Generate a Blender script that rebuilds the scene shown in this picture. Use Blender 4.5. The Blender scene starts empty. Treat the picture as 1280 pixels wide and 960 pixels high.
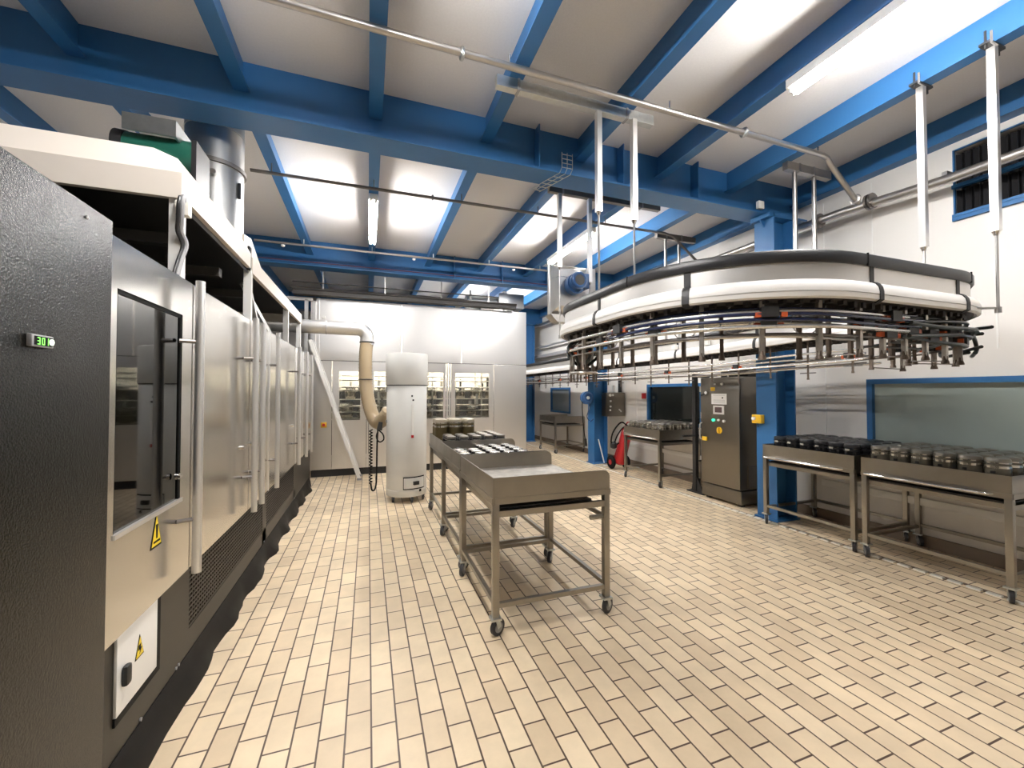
import bpy, bmesh, math, random
from mathutils import Vector, Matrix
R = random.Random(7)
PI = math.pi
sc = bpy.context.scene
COL = sc.collection

# ------------------------------------------------------------------ materials
def mat(name, col, rough=0.5, metal=0.0, noise=None, bump=None, emit=None, spec=None, streak=None, coat=0.0):
    """noise=(scale, amount)  bump=(scale, strength)  streak=(axis scale xyz, rough amount, colour amount)"""
    m = bpy.data.materials.new(name); m.use_nodes = True
    nt = m.node_tree; N = nt.nodes; L = nt.links
    b = N['Principled BSDF']
    b.inputs['Base Color'].default_value = (*col, 1); b.inputs['Roughness'].default_value = rough
    b.inputs['Metallic'].default_value = metal
    if spec is not None: b.inputs['Specular IOR Level'].default_value = spec
    if coat: b.inputs['Coat Weight'].default_value = coat
    tc = N.new('ShaderNodeTexCoord')
    if noise:
        n = N.new('ShaderNodeTexNoise'); n.inputs['Scale'].default_value = noise[0]; n.inputs['Detail'].default_value = 5
        L.new(tc.outputs['Object'], n.inputs['Vector'])
        mx = N.new('ShaderNodeMix'); mx.data_type = 'RGBA'
        d = 1 - noise[1]; u = 1 + noise[1]
        mx.inputs['A'].default_value = (col[0]*d, col[1]*d, col[2]*d, 1)
        mx.inputs['B'].default_value = (min(1, col[0]*u), min(1, col[1]*u), min(1, col[2]*u), 1)
        L.new(n.outputs['Fac'], mx.inputs['Factor']); L.new(mx.outputs['Result'], b.inputs['Base Color'])
    if streak:
        mp = N.new('ShaderNodeMapping'); mp.inputs['Scale'].default_value = streak[0]
        L.new(tc.outputs['Object'], mp.inputs['Vector'])
        n2 = N.new('ShaderNodeTexNoise'); n2.inputs['Scale'].default_value = 1.0; n2.inputs['Detail'].default_value = 6
        L.new(mp.outputs['Vector'], n2.inputs['Vector'])
        mr = N.new('ShaderNodeMapRange'); mr.inputs['To Min'].default_value = max(0.02, rough - streak[1]); mr.inputs['To Max'].default_value = rough + streak[1]
        mr.inputs['From Min'].default_value = 0.3; mr.inputs['From Max'].default_value = 0.7
        L.new(n2.outputs['Fac'], mr.inputs['Value']); L.new(mr.outputs['Result'], b.inputs['Roughness'])
    if bump:
        n3 = N.new('ShaderNodeTexNoise'); n3.inputs['Scale'].default_value = bump[0]; n3.inputs['Detail'].default_value = 3
        L.new(tc.outputs['Object'], n3.inputs['Vector'])
        bp = N.new('ShaderNodeBump'); bp.inputs['Strength'].default_value = bump[1]; bp.inputs['Distance'].default_value = 0.004
        L.new(n3.outputs['Fac'], bp.inputs['Height']); L.new(bp.outputs['Normal'], b.inputs['Normal'])
    if emit:
        b.inputs['Emission Color'].default_value = (*emit[0], 1); b.inputs['Emission Strength'].default_value = emit[1]
    return m

def glass_mat(name, tint, gloss_rough=0.02, refl=1.0):
    m = bpy.data.materials.new(name); m.use_nodes = True
    nt = m.node_tree; N = nt.nodes; L = nt.links; N.clear()
    o = N.new('ShaderNodeOutputMaterial'); t = N.new('ShaderNodeBsdfTransparent'); g = N.new('ShaderNodeBsdfGlossy')
    t.inputs['Color'].default_value = (*tint, 1); g.inputs['Roughness'].default_value = gloss_rough
    g.inputs['Color'].default_value = (refl, refl, refl, 1)
    f = N.new('ShaderNodeFresnel'); f.inputs['IOR'].default_value = 1.55
    mx = N.new('ShaderNodeMixShader')
    L.new(f.outputs['Fac'], mx.inputs['Fac']); L.new(t.outputs['BSDF'], mx.inputs[1]); L.new(g.outputs['BSDF'], mx.inputs[2])
    L.new(mx.outputs['Shader'], o.inputs['Surface'])
    return m

def tile_mat():
    m = bpy.data.materials.new('cream_quarry_tiles'); m.use_nodes = True
    nt = m.node_tree; N = nt.nodes; L = nt.links; b = N['Principled BSDF']
    ge = N.new('ShaderNodeNewGeometry'); sep = N.new('ShaderNodeSeparateXYZ'); L.new(ge.outputs['Position'], sep.inputs['Vector'])
    ax = N.new('ShaderNodeMath'); ax.operation = 'ADD'; ax.inputs[1].default_value = -2.092 + 0.1145 + 22.9
    ay = N.new('ShaderNodeMath'); ay.operation = 'ADD'; ay.inputs[1].default_value = -0.025 + 0.1147*80
    L.new(sep.outputs['Y'], ax.inputs[0]); L.new(sep.outputs['X'], ay.inputs[0])
    cb = N.new('ShaderNodeCombineXYZ'); L.new(ax.outputs[0], cb.inputs['X']); L.new(ay.outputs[0], cb.inputs['Y'])
    br = N.new('ShaderNodeTexBrick'); L.new(cb.outputs['Vector'], br.inputs['Vector'])
    br.inputs['Scale'].default_value = 1.0; br.inputs['Brick Width'].default_value = 0.229; br.inputs['Row Height'].default_value = 0.1147
    br.inputs['Mortar Size'].default_value = 0.0046; br.inputs['Mortar Smooth'].default_value = 0.15; br.inputs['Bias'].default_value = 0.0
    br.offset = 0.5; br.offset_frequency = 2
    br.inputs['Color1'].default_value = (0.80, 0.655, 0.455, 1); br.inputs['Color2'].default_value = (0.655, 0.515, 0.345, 1)
    br.inputs['Mortar'].default_value = (0.085, 0.05, 0.032, 1)
    no = N.new('ShaderNodeTexNoise'); no.inputs['Scale'].default_value = 2.2; no.inputs['Detail'].default_value = 8; no.inputs['Roughness'].default_value = 0.65
    L.new(ge.outputs['Position'], no.inputs['Vector'])
    mr = N.new('ShaderNodeMapRange'); mr.inputs['From Min'].default_value = 0.35; mr.inputs['From Max'].default_value = 0.7
    mr.inputs['To Min'].default_value = 1.06; mr.inputs['To Max'].default_value = 0.84
    L.new(no.outputs['Fac'], mr.inputs['Value'])
    hs = N.new('ShaderNodeHueSaturation'); L.new(mr.outputs['Result'], hs.inputs['Value']); L.new(br.outputs['Color'], hs.inputs['Color'])
    L.new(hs.outputs['Color'], b.inputs['Base Color'])
    n2 = N.new('ShaderNodeTexNoise'); n2.inputs['Scale'].default_value = 60; n2.inputs['Detail'].default_value = 4
    L.new(ge.outputs['Position'], n2.inputs['Vector'])
    r2 = N.new('ShaderNodeMapRange'); r2.inputs['To Min'].default_value = 0.32; r2.inputs['To Max'].default_value = 0.55
    L.new(n2.outputs['Fac'], r2.inputs['Value']); L.new(r2.outputs['Result'], b.inputs['Roughness'])
    iv = N.new('ShaderNodeMath'); iv.operation = 'MULTIPLY_ADD'; iv.inputs[1].default_value = -1.0; iv.inputs[2].default_value = 1.0
    L.new(br.outputs['Fac'], iv.inputs[0])
    bp = N.new('ShaderNodeBump'); bp.inputs['Strength'].default_value = 0.6; bp.inputs['Distance'].default_value = 0.003
    L.new(iv.outputs[0], bp.inputs['Height']); L.new(bp.outputs['Normal'], b.inputs['Normal'])
    return m

MT = {}
MT['tile'] = tile_mat()
MT['wall'] = mat('cream_wall_panel', (0.74, 0.715, 0.68), 0.5, noise=(1.3, 0.05))
MT['ceil'] = mat('stippled_ceiling_board', (0.74, 0.72, 0.705), 0.8, noise=(60, 0.06), bump=(90, 0.35))
MT['blue'] = mat('blue_gloss_paint', (0.024, 0.128, 0.315), 0.42, noise=(3, 0.14))
MT['bluemotor'] = mat('blue_motor_enamel', (0.03, 0.095, 0.24), 0.35)
MT['steel'] = mat('brushed_stainless', (0.60, 0.585, 0.56), 0.30, 1.0, streak=((3, 3, 60), 0.03, 0))
MT['steelv'] = mat('brushed_stainless_upright', (0.62, 0.60, 0.575), 0.27, 1.0, streak=((60, 60, 2.5), 0.025, 0))
MT['door'] = mat('polished_door_steel', (0.66, 0.645, 0.615), 0.19, 1.0, streak=((40, 40, 1.5), 0.012, 0))
MT['booth'] = mat('booth_panel_steel', (0.80, 0.785, 0.765), 0.36, 1.0, streak=((3, 3, 1.2), 0.02, 0))
MT['cart'] = mat('cart_stainless', (0.34, 0.315, 0.275), 0.34, 1.0, noise=(9, 0.10), streak=((5, 5, 5), 0.05, 0))
MT['trayfloor'] = mat('scuffed_tray_floor', (0.60, 0.57, 0.52), 0.45, 0.75, noise=(14, 0.4))
MT['cab'] = mat('dark_stainless_cabinet', (0.21, 0.19, 0.16), 0.33, 1.0, streak=((60, 60, 2), 0.02, 0))
MT['galv'] = mat('galvanised_sheet', (0.55, 0.57, 0.56), 0.38, 1.0, noise=(22, 0.16))
MT['duct'] = mat('spiral_duct_steel', (0.50, 0.50, 0.49), 0.36, 1.0, streak=((2, 2, 9), 0.04, 0))
MT['pipe'] = mat('grey_steel_pipe', (0.50, 0.48, 0.46), 0.36, 1.0, noise=(12, 0.1))
MT['dpipe'] = mat('dark_steel_pipe', (0.20, 0.185, 0.175), 0.42, 0.9, noise=(12, 0.1))
MT['white'] = mat('white_enamel', (0.80, 0.79, 0.76), 0.32)
MT['cream'] = mat('cream_hood_paint', (0.78, 0.71, 0.63), 0.38)
MT['drum'] = mat('pale_grey_drum_paint', (0.69, 0.69, 0.665), 0.36, noise=(4, 0.03))
MT['cover'] = mat('white_plastic_cover', (0.84, 0.82, 0.79), 0.30)
MT['darkmatte'] = mat('dark_matt_steel', (0.03, 0.027, 0.025), 0.6)
MT['sidepanel'] = mat('satin_side_sheet', (0.76, 0.74, 0.71), 0.42, 0.75)
MT['black'] = mat('matt_black_paint', (0.018, 0.018, 0.018), 0.5)
MT['tex'] = mat('pebbled_black_cabinet', (0.0035, 0.0035, 0.0032), 0.25, noise=(8, 0.2), bump=(170, 0.55), spec=0.22)
MT['skirt'] = mat('dark_brown_grey_panel', (0.024, 0.020, 0.015), 0.45, noise=(30, 0.1), spec=0.35)
MT['dark'] = mat('dark_interior', (0.022, 0.021, 0.020), 0.6)
MT['rubber'] = mat('black_rubber', (0.007, 0.007, 0.0075), 0.5, noise=(14, 0.3), spec=0.1)
MT['tyre'] = mat('grey_caster_tyre', (0.035, 0.035, 0.04), 0.5)
MT['hub'] = mat('grey_caster_hub', (0.30, 0.30, 0.30), 0.4, 0.3)
MT['rim'] = mat('charcoal_rim', (0.020, 0.020, 0.022), 0.42)
MT['under'] = mat('greasy_track', (0.035, 0.029, 0.025), 0.55, noise=(30, 0.5), bump=(50, 0.8))
MT['tube'] = mat('chromed_tube', (0.78, 0.77, 0.75), 0.13, 1.0)
MT['bluehose'] = mat('navy_air_hose', (0.012, 0.02, 0.075), 0.25, coat=0.5)
MT['hose'] = mat('black_green_hose', (0.016, 0.021, 0.019), 0.32)
MT['orange'] = mat('orange_plastic', (0.55, 0.10, 0.025), 0.4)
MT['rust'] = mat('brown_spindle_steel', (0.16, 0.125, 0.10), 0.45, 0.8, noise=(40, 0.3))
MT['spin'] = mat('grey_spindle_steel', (0.42, 0.39, 0.35), 0.38, 0.9, noise=(40, 0.2))
MT['tan'] = mat('tan_flexible_hose', (0.36, 0.275, 0.165), 0.30, coat=0.3)
MT['redwire'] = mat('dark_red_sheath', (0.10, 0.012, 0.018), 0.5)
MT['tubel'] = mat('pale_guide_tube', (0.80, 0.79, 0.77), 0.24, 0.75)
MT['red'] = mat('red_enamel', (0.42, 0.015, 0.018), 0.32)
MT['yellow'] = mat('yellow_plastic', (0.85, 0.52, 0.03), 0.4)
MT['signyel'] = mat('warning_yellow', (0.90, 0.66, 0.02), 0.4)
MT['ink'] = mat('black_ink', (0.008, 0.008, 0.008), 0.7, spec=0.15)
MT['paper'] = mat('white_paper', (0.82, 0.81, 0.79), 0.6)
MT['greyink'] = mat('grey_print', (0.30, 0.30, 0.31), 0.6)
MT['green'] = mat('green_motor_enamel', (0.012, 0.11, 0.075), 0.4)
MT['greenlamp'] = mat('green_pilot_lens', (0.02, 0.45, 0.22), 0.2, emit=((0.05, 0.8, 0.4), 0.8))
MT['led'] = mat('green_led_segment', (0.1, 0.5, 0.05), 0.3, emit=((0.22, 0.9, 0.12), 1.1))
MT['leddot'] = mat('lit_button', (0.8, 0.9, 0.8), 0.3, emit=((0.8, 1.0, 0.75), 0.9))
MT['screen'] = mat('screen_bezel', (0.70, 0.68, 0.65), 0.35)
MT['screenglass'] = mat('dim_screen', (0.12, 0.085, 0.085), 0.15)
MT['alu'] = mat('aluminium', (0.78, 0.77, 0.75), 0.32, 0.85)
MT['frost'] = mat('frosted_grey_green_glass', (0.31, 0.365, 0.34), 0.24, noise=(2.0, 0.10), spec=0.6)
MT['nightglass'] = mat('dark_window_glass', (0.008, 0.011, 0.010), 0.06, spec=0.6)
MT['greyglass'] = mat('grey_blue_glass', (0.24, 0.27, 0.285), 0.1, spec=0.6)
MT['tint'] = glass_mat('smoked_glass', (0.17, 0.17, 0.17), 0.03, 0.9)
MT['clear'] = glass_mat('clear_glass', (0.85, 0.86, 0.84), 0.03, 1.0)
MT['lamp'] = mat('fluorescent_tube', (1, 1, 1), 0.4, emit=((1.0, 0.972, 0.945), 150.0))
MT['lampcool'] = mat('cool_fluorescent_tube', (1, 1, 1), 0.4, emit=((0.98, 0.955, 1.0), 130.0))
MT['potblack'] = mat('black_glazed_pot', (0.007, 0.007, 0.008), 0.16)
MT['potblacklid'] = mat('black_pot_lid', (0.010, 0.010, 0.012), 0.28)
MT['potolive'] = mat('smoked_olive_pot', (0.15, 0.135, 0.105), 0.26, 0.5)
MT['potlid'] = mat('pewter_pot_lid', (0.27, 0.25, 0.22), 0.30, 0.9)
MT['band'] = mat('bright_clamp_band', (0.82, 0.80, 0.76), 0.16, 1.0)
MT['gold'] = mat('olive_gold_jar', (0.16, 0.125, 0.06), 0.28, 0.6)
MT['goldlid'] = mat('champagne_jar_lid', (0.55, 0.50, 0.40), 0.33, 0.9)
MT['lidwhite'] = mat('bright_jar_lid', (0.80, 0.79, 0.76), 0.22, 0.85)
MT['jarblack'] = mat('black_jar', (0.011, 0.011, 0.012), 0.28)
MT['silverpot'] = mat('silvered_round_pot', (0.35, 0.32, 0.27), 0.2, 1.0)
MT['brownstone'] = mat('brown_skirting_tile', (0.20, 0.15, 0.11), 0.5, noise=(6, 0.2))
MT['kerb'] = mat('pale_kerb', (0.80, 0.76, 0.68), 0.5, noise=(14, 0.2))
MT['grey'] = mat('mid_grey_plastic', (0.32, 0.32, 0.33), 0.45)
MT['cylgrey'] = mat('grey_cylinder_paint', (0.25, 0.27, 0.28), 0.35)

# ------------------------------------------------------------------ mesh helper
class MB:
    def __init__(s): s.bm = bmesh.new()
    def box(s, x0, x1, y0, y1, z0, z1, bev=0.0, rot=None, piv=None):
        bm2 = bmesh.new() if (bev or rot) else s.bm
        v = [bm2.verts.new(p) for p in ((x0,y0,z0),(x1,y0,z0),(x1,y1,z0),(x0,y1,z0),(x0,y0,z1),(x1,y0,z1),(x1,y1,z1),(x0,y1,z1))]
        for f in ((0,3,2,1),(4,5,6,7),(0,1,5,4),(1,2,6,5),(2,3,7,6),(3,0,4,7)): bm2.faces.new([v[i] for i in f])
        if bm2 is not s.bm:
            if bev: bmesh.ops.bevel(bm2, geom=bm2.edges[:], offset=bev, segments=2, affect='EDGES', profile=0.6)
            if rot:
                c = Vector(piv) if piv else Vector(((x0+x1)/2, (y0+y1)/2, (z0+z1)/2))
                bmesh.ops.transform(bm2, matrix=Matrix.Translation(c) @ rot @ Matrix.Translation(-c), verts=bm2.verts)
            s.merge(bm2)
        return s
    def merge(s, bm2):
        me = bpy.data.meshes.new('tmp'); bm2.to_mesh(me); bm2.free(); s.bm.from_mesh(me); bpy.data.meshes.remove(me)
    def bar(s, p0, p1, w, h=None, up=(0,0,1)):
        """rectangular bar between two points"""
        h = h or w; p0 = Vector(p0); p1 = Vector(p1); t = (p1-p0).normalized(); u = Vector(up)
        if abs(t.dot(u)) > 0.98: u = Vector((0,1,0))
        a = t.cross(u).normalized()*w/2; b = a.cross(t).normalized()*h/2
        v = [s.bm.verts.new(p) for p in (p0-a-b, p0+a-b, p0+a+b, p0-a+b, p1-a-b, p1+a-b, p1+a+b, p1-a+b)]
        for f in ((0,1,2,3),(7,6,5,4),(1,0,4,5),(2,1,5,6),(3,2,6,7),(0,3,7,4)): s.bm.faces.new([v[i] for i in f])
        return s
    def cyl(s, p0, p1, r, r2=None, seg=16, cap=True):
        r2 = r if r2 is None else r2
        p0 = Vector(p0); p1 = Vector(p1); t = (p1-p0).normalized()
        u = Vector((0,0,1)) if abs(t.z) < 0.9 else Vector((1,0,0))
        a = t.cross(u).normalized(); b = t.cross(a)
        A = []; B = []
        for i in range(seg):
            d = a*math.cos(2*PI*i/seg) + b*math.sin(2*PI*i/seg)
            A.append(s.bm.verts.new(p0+d*r)); B.append(s.bm.verts.new(p1+d*r2))
        for i in range(seg):
            j = (i+1) % seg; s.bm.faces.new((A[i], A[j], B[j], B[i]))
        if cap:
            s.bm.faces.new(A[::-1]); s.bm.faces.new(B)
        return s
    def tube(s, pts, r, seg=8, cap=True):
        pts = [Vector(p) for p in pts]; rings = []; prev = None
        for i, p in enumerate(pts):
            t = ((pts[i+1]-p) if i == 0 else (p-pts[i-1]) if i == len(pts)-1 else (pts[i+1]-pts[i-1])).normalized()
            if prev is None:
                u = Vector((0,0,1)) if abs(t.z) < 0.9 else Vector((1,0,0)); a = t.cross(u).normalized()
            else:
                a = (prev - t*prev.dot(t)).normalized()
            prev = a; b = t.cross(a); rr = r[i] if isinstance(r, (list, tuple)) else r
            rings.append([s.bm.verts.new(p + (a*math.cos(2*PI*k/seg) + b*math.sin(2*PI*k/seg))*rr) for k in range(seg)])
        for A, B in zip(rings, rings[1:]):
            for k in range(seg):
                j = (k+1) % seg; s.bm.faces.new((A[k], A[j], B[j], B[k]))
        if cap:
            s.bm.faces.new(rings[0][::-1]); s.bm.faces.new(rings[-1])
        return s
    def lathe(s, prof, c=(0,0,0), seg=20, axis='z', cap=True):
        rings = []
        def P(r, h, th):
            x, y = r*math.cos(th), r*math.sin(th)
            if axis == 'z': return Vector(c) + Vector((x, y, h))
            if axis == 'y': return Vector(c) + Vector((x, h, y))
            return Vector(c) + Vector((h, x, y))
        for r, h in prof:
            rings.append([s.bm.verts.new(P(max(r, 1e-4), h, 2*PI*k/seg)) for k in range(seg)])
        for A, B in zip(rings, rings[1:]):
            for k in range(seg):
                j = (k+1) % seg; s.bm.faces.new((A[k], A[j], B[j], B[k]))
        if cap:
            s.bm.faces.new(rings[0][::-1]); s.bm.faces.new(rings[-1])
        return s
    def prism(s, poly, axis, a, b):
        """poly of 2-D points extruded along axis from a to b: x -> (y,z), y -> (x,z), z -> (x,y)"""
        def P(p, h): return (h, p[0], p[1]) if axis == 'x' else (p[0], h, p[1]) if axis == 'y' else (p[0], p[1], h)
        A = [s.bm.verts.new(P(p, a)) for p in poly]; B = [s.bm.verts.new(P(p, b)) for p in poly]
        n = len(poly)
        s.bm.faces.new(A[::-1]); s.bm.faces.new(B)
        for i in range(n):
            j = (i+1) % n; s.bm.faces.new((A[i], A[j], B[j], B[i]))
        return s
    def hull(s, lower, upper):
        A = [s.bm.verts.new(p) for p in lower]; B = [s.bm.verts.new(p) for p in upper]; n = len(A)
        s.bm.faces.new(A[::-1]); s.bm.faces.new(B)
        for i in range(n):
            j = (i+1) % n; s.bm.faces.new((A[i], A[j], B[j], B[i]))
        return s
    def torus(s, c, R0, r, axis='z', seg=20, rs=8):
        pts = []
        rings = []
        for i in range(seg):
            th = 2*PI*i/seg; ring = []
            for k in range(rs):
                ph = 2*PI*k/rs; rr = R0 + r*math.cos(ph); h = r*math.sin(ph)
                x, y = rr*math.cos(th), rr*math.sin(th)
                v = (x, y, h) if axis == 'z' else (x, h, y) if axis == 'y' else (h, x, y)
                ring.append(s.bm.verts.new(Vector(c)+Vector(v)))
            rings.append(ring)
        for i in range(seg):
            A = rings[i]; B = rings[(i+1) % seg]
            for k in range(rs):
                j = (k+1) % rs; s.bm.faces.new((A[k], A[j], B[j], B[k]))
        return s
    def build(s, name, m, parent=None, smooth=35):
        bmesh.ops.recalc_face_normals(s.bm, faces=s.bm.faces[:])
        me = bpy.data.meshes.new(name); s.bm.to_mesh(me); s.bm.free()
        me.materials.append(MT[m] if isinstance(m, str) else m)
        if smooth:
            me.shade_smooth(); me.set_sharp_from_angle(angle=math.radians(smooth))
        o = bpy.data.objects.new(name, me); COL.objects.link(o)
        if parent is not None:
            off = Vector((0,0,0)); p = parent
            while p is not None: off += p.location; p = p.parent
            me.transform(Matrix.Translation(-off))
            o.parent = parent
        return o

def recentre(o):
    """put a top-level mesh's origin at the middle of its base"""
    me = o.data; xs = [v.co for v in me.vertices]
    c = Vector(((min(v.x for v in xs)+max(v.x for v in xs))/2, (min(v.y for v in xs)+max(v.y for v in xs))/2, min(v.z for v in xs)))
    me.transform(Matrix.Translation(-c)); o.location = c
    return o
def tag(o, label, cat, group=None, kind=None):
    o['label'] = label; o['category'] = cat
    if group: o['group'] = group
    if kind: o['kind'] = kind
    return o
def thing(name, loc, label, cat, group=None, kind=None):
    o = bpy.data.objects.new(name, None); o.empty_display_size = 0.1; COL.objects.link(o); o.location = loc
    return tag(o, label, cat, group, kind)
def solo(mb, name, m, label, cat, group=None, kind=None, smooth=35):
    return tag(recentre(mb.build(name, m, None, smooth)), label, cat, group, kind)
def dup(root, loc, label, rotz=0.0, group=None):
    r = root.copy(); COL.objects.link(r); r.location = loc; r.rotation_euler = (0, 0, rotz); r['label'] = label
    if group: r['group'] = group
    def rec(src, dst):
        for ch in list(src.children):
            c = ch.copy(); COL.objects.link(c); c.parent = dst
            rec(ch, c)
    rec(root, r)
    return r
def struct(mb, name, m, label, cat, smooth=35):
    return solo(mb, name, m, label, cat, kind='structure', smooth=smooth)
ORD = ['first','second','third','fourth','fifth','sixth','seventh','eighth','ninth','tenth','eleventh','twelfth']
ROTX = lambda a: Matrix.Rotation(a, 4, 'X')
ROTY = lambda a: Matrix.Rotation(a, 4, 'Y')
ROTZ = lambda a: Matrix.Rotation(a, 4, 'Z')

def bez(ps, n=30):
    out = []
    P4 = [Vector(p) for p in ps]
    ext = [P4[0]*2-P4[1]] + P4 + [P4[-1]*2-P4[-2]]
    for i in range(1, len(ext)-2):
        p0, p1, p2, p3 = ext[i-1:i+3]; k = max(2, n//(len(P4)-1))
        for q in range(k):
            t = q/k; out.append(0.5*((2*p1)+(-p0+p2)*t+(2*p0-5*p1+4*p2-p3)*t*t+(-p0+3*p1-3*p2+p3)*t**3))
    out.append(P4[-1]); return out

# ------------------------------------------------------------------ camera
cd = bpy.data.cameras.new('camera'); cam = bpy.data.objects.new('camera', cd); COL.objects.link(cam)
cd.sensor_width = 36; cd.lens = 511/1280*36; cd.clip_start = 0.05
cam.location = (0, 0, 1.6); cam.rotation_euler = (math.radians(90) + math.atan(10/511), 0, -math.radians(19.4))
sc.camera = cam

# ------------------------------------------------------------------ room shell
XL, XR, Y0, Y1, ZC = -4.2, 5.45, -4.8, 14.2, 4.335
struct(MB().box(XL, XR, Y0, Y1, -0.1, 0), 'floor', 'tile', 'cream oblong quarry tile floor laid in running bond', 'floor', smooth=0)
struct(MB().box(XL-.2, XR+.2, Y0-.2, Y1+.2, ZC, ZC+.12), 'ceiling', 'ceil', 'off-white stippled ceiling boards above the blue joists', 'ceiling', smooth=0)
struct(MB().box(XL-.15, XL, Y0, Y1, 0, ZC), 'wall_left', 'wall', 'cream wall hidden behind the coating machine', 'wall', smooth=0)
struct(MB().box(XL-.15, XR+.15, Y1, Y1+.15, 0, ZC), 'wall_back', 'wall', 'cream end wall behind the steel booth', 'wall', smooth=0)
struct(MB().box(XL-.15, XR+.15, Y0-.15, Y0, 0, ZC), 'wall_front', 'wall', 'cream wall behind the viewer', 'wall', smooth=0)
# right wall built around its openings
def wall_with_holes(x0, x1, holes, zmax):
    m = MB(); ys = sorted({Y0, Y1, *[h[0] for h in holes], *[h[1] for h in holes]})
    for a, b in zip(ys, ys[1:]):
        mid = (a+b)/2; z = 0.0
        for h in sorted([h for h in holes if h[0] < mid < h[1]], key=lambda h: h[2]):
            if h[2] > z: m.box(x0, x1, a, b, z, h[2])
            z = h[3]
        m.box(x0, x1, a, b, z, zmax)
    return m
W1 = (0.3, 3.09, 0.86, 1.745); W2 = (5.55, 7.03, 0.98, 1.755); W3 = (10.45, 11.75, 0.98, 1.73); WV = (0.6, 2.33, 3.28, 3.99)
struct(wall_with_holes(XR, XR+.18, [W1, W2, W3, WV], ZC), 'wall_right', 'wall', 'cream panelled long wall on the right with windows', 'wall', smooth=0)
# vertical panel seams on the right wall
for i, y in enumerate((0.15, 2.05, 3.02, 3.55, 5.2, 7.4, 9.3)):
    for za, zb in ((2.0 if y < 3.09 else 0.75, 4.0),):
        struct(MB().box(XR-.006, XR, y-.006, y+.006, za, zb if not (0.6 < y < 2.33) else 3.24), 'trim_%d' % (10+i), 'white', 'thin white upright joint strip on the right wall, %s from the viewer' % ORD[i], 'trim', smooth=0)
# baseboard and ledges
struct(MB().box(XR-.02, XR, Y0, Y1, 0, 0.12), 'baseboard_right', 'brownstone', 'brown tile skirting along the foot of the right wall', 'baseboard', smooth=0)
struct(MB().box(XR-.03, XR, Y0, 3.6, 0.42, 0.50, 0.006), 'trim_1', 'white', 'white cable ledge low on the right wall behind the pot carts', 'trim')
struct(MB().box(XR-.03, XR, 4.2, 7.85, 0.42, 0.50, 0.006), 'trim_2', 'white', 'white cable ledge low on the right wall beyond the steel cabinet', 'trim')
struct(MB().box(XR-.012, XR, Y0, 3.6, 0.69, 0.72), 'trim_3', 'wall', 'narrow cream batten on the right wall above the white ledge', 'trim')
# drain kerb set in the floor along the carts
k = MB(); y = -1.0
while y < 12.0:
    k.box(4.640, 4.680, y, y+.085, 0.0, 0.012); y += 0.115
struct(k, 'trim_4', 'kerb', 'pale broken kerb line in the floor along the right-hand carts', 'trim', smooth=0)
struct(MB().box(4.685, 4.72, -1, 12, 0.0, 0.003), 'trim_5', 'brownstone', 'dark drain joint beside the pale kerb line', 'trim', smooth=0)

def window(n, W, glass, frame, label, fw=0.055, mull=()):
    t = thing('window_%d' % n, (XR, (W[0]+W[1])/2, W[2]), label, 'window', kind='structure')
    f = MB()
    f.box(XR-.03, XR+.06, W[0], W[1], W[2], W[2]+fw); f.box(XR-.03, XR+.06, W[0], W[1], W[3]-fw, W[3])
    f.box(XR-.03, XR+.06, W[0], W[0]+fw, W[2]+fw, W[3]-fw); f.box(XR-.03, XR+.06, W[1]-fw, W[1], W[2]+fw, W[3]-fw)
    for a in mull: f.box(XR-.02, XR+.05, a-.02, a+.02, W[2]+fw, W[3]-fw)
    f.build('window_frame', frame, t, 0)
    MB().box(XR+.02, XR+.03, W[0]+fw, W[1]-fw, W[2]+fw, W[3]-fw).build('pane', glass, t, 0)
    MB().box(XR+.16, XR+.18, W[0], W[1], W[2], W[3]).build('blind_backing', 'dark', t, 0)
    return t
window(1, W1, 'frost', 'blue', 'long frosted grey-green window in a blue frame behind the brown pots')
window(2, W2, 'nightglass', 'blue', 'dark night-time window in a blue frame beside the steel cabinet')
window(3, W3, 'greyglass', 'blue', 'small grey-blue window over the empty far cart')
t = thing('window_4', (XR, 1.4, 3.28), 'high opening hung with black strips between blue rails, under the ceiling', 'window', kind='structure')
f = MB()
for z in (3.28, 3.60): f.box(XR-.03, XR+.02, WV[0], WV[1], z, z+.035)
f.box(XR-.03, XR+.02, WV[0], WV[1], 3.318, 3.345)
f.box(XR-.004, XR+.02, WV[0], WV[1], WV[3]-.012, WV[3]); f.box(XR-.004, XR+.02, WV[1]-.012, WV[1], WV[2], WV[3])
f.build('window_frame', 'blue', t, 0)
f = MB()
for i in range(28):
    yy = WV[0]+.03+i*.061
    for za, zb in ((3.35, 3.595), (3.64, 3.955)): f.prism([(XR+.04, yy), (XR+.075, yy+.02), (XR+.04, yy+.045), (XR+.09, yy+.045), (XR+.09, yy)], 'z', za, zb)
f.build('strip_curtain', 'rim', t, 0)
MB().box(XR+.15, XR+.18, WV[0], WV[1], WV[2], WV[3]).build('dark_backing', 'dark', t, 0)

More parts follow.
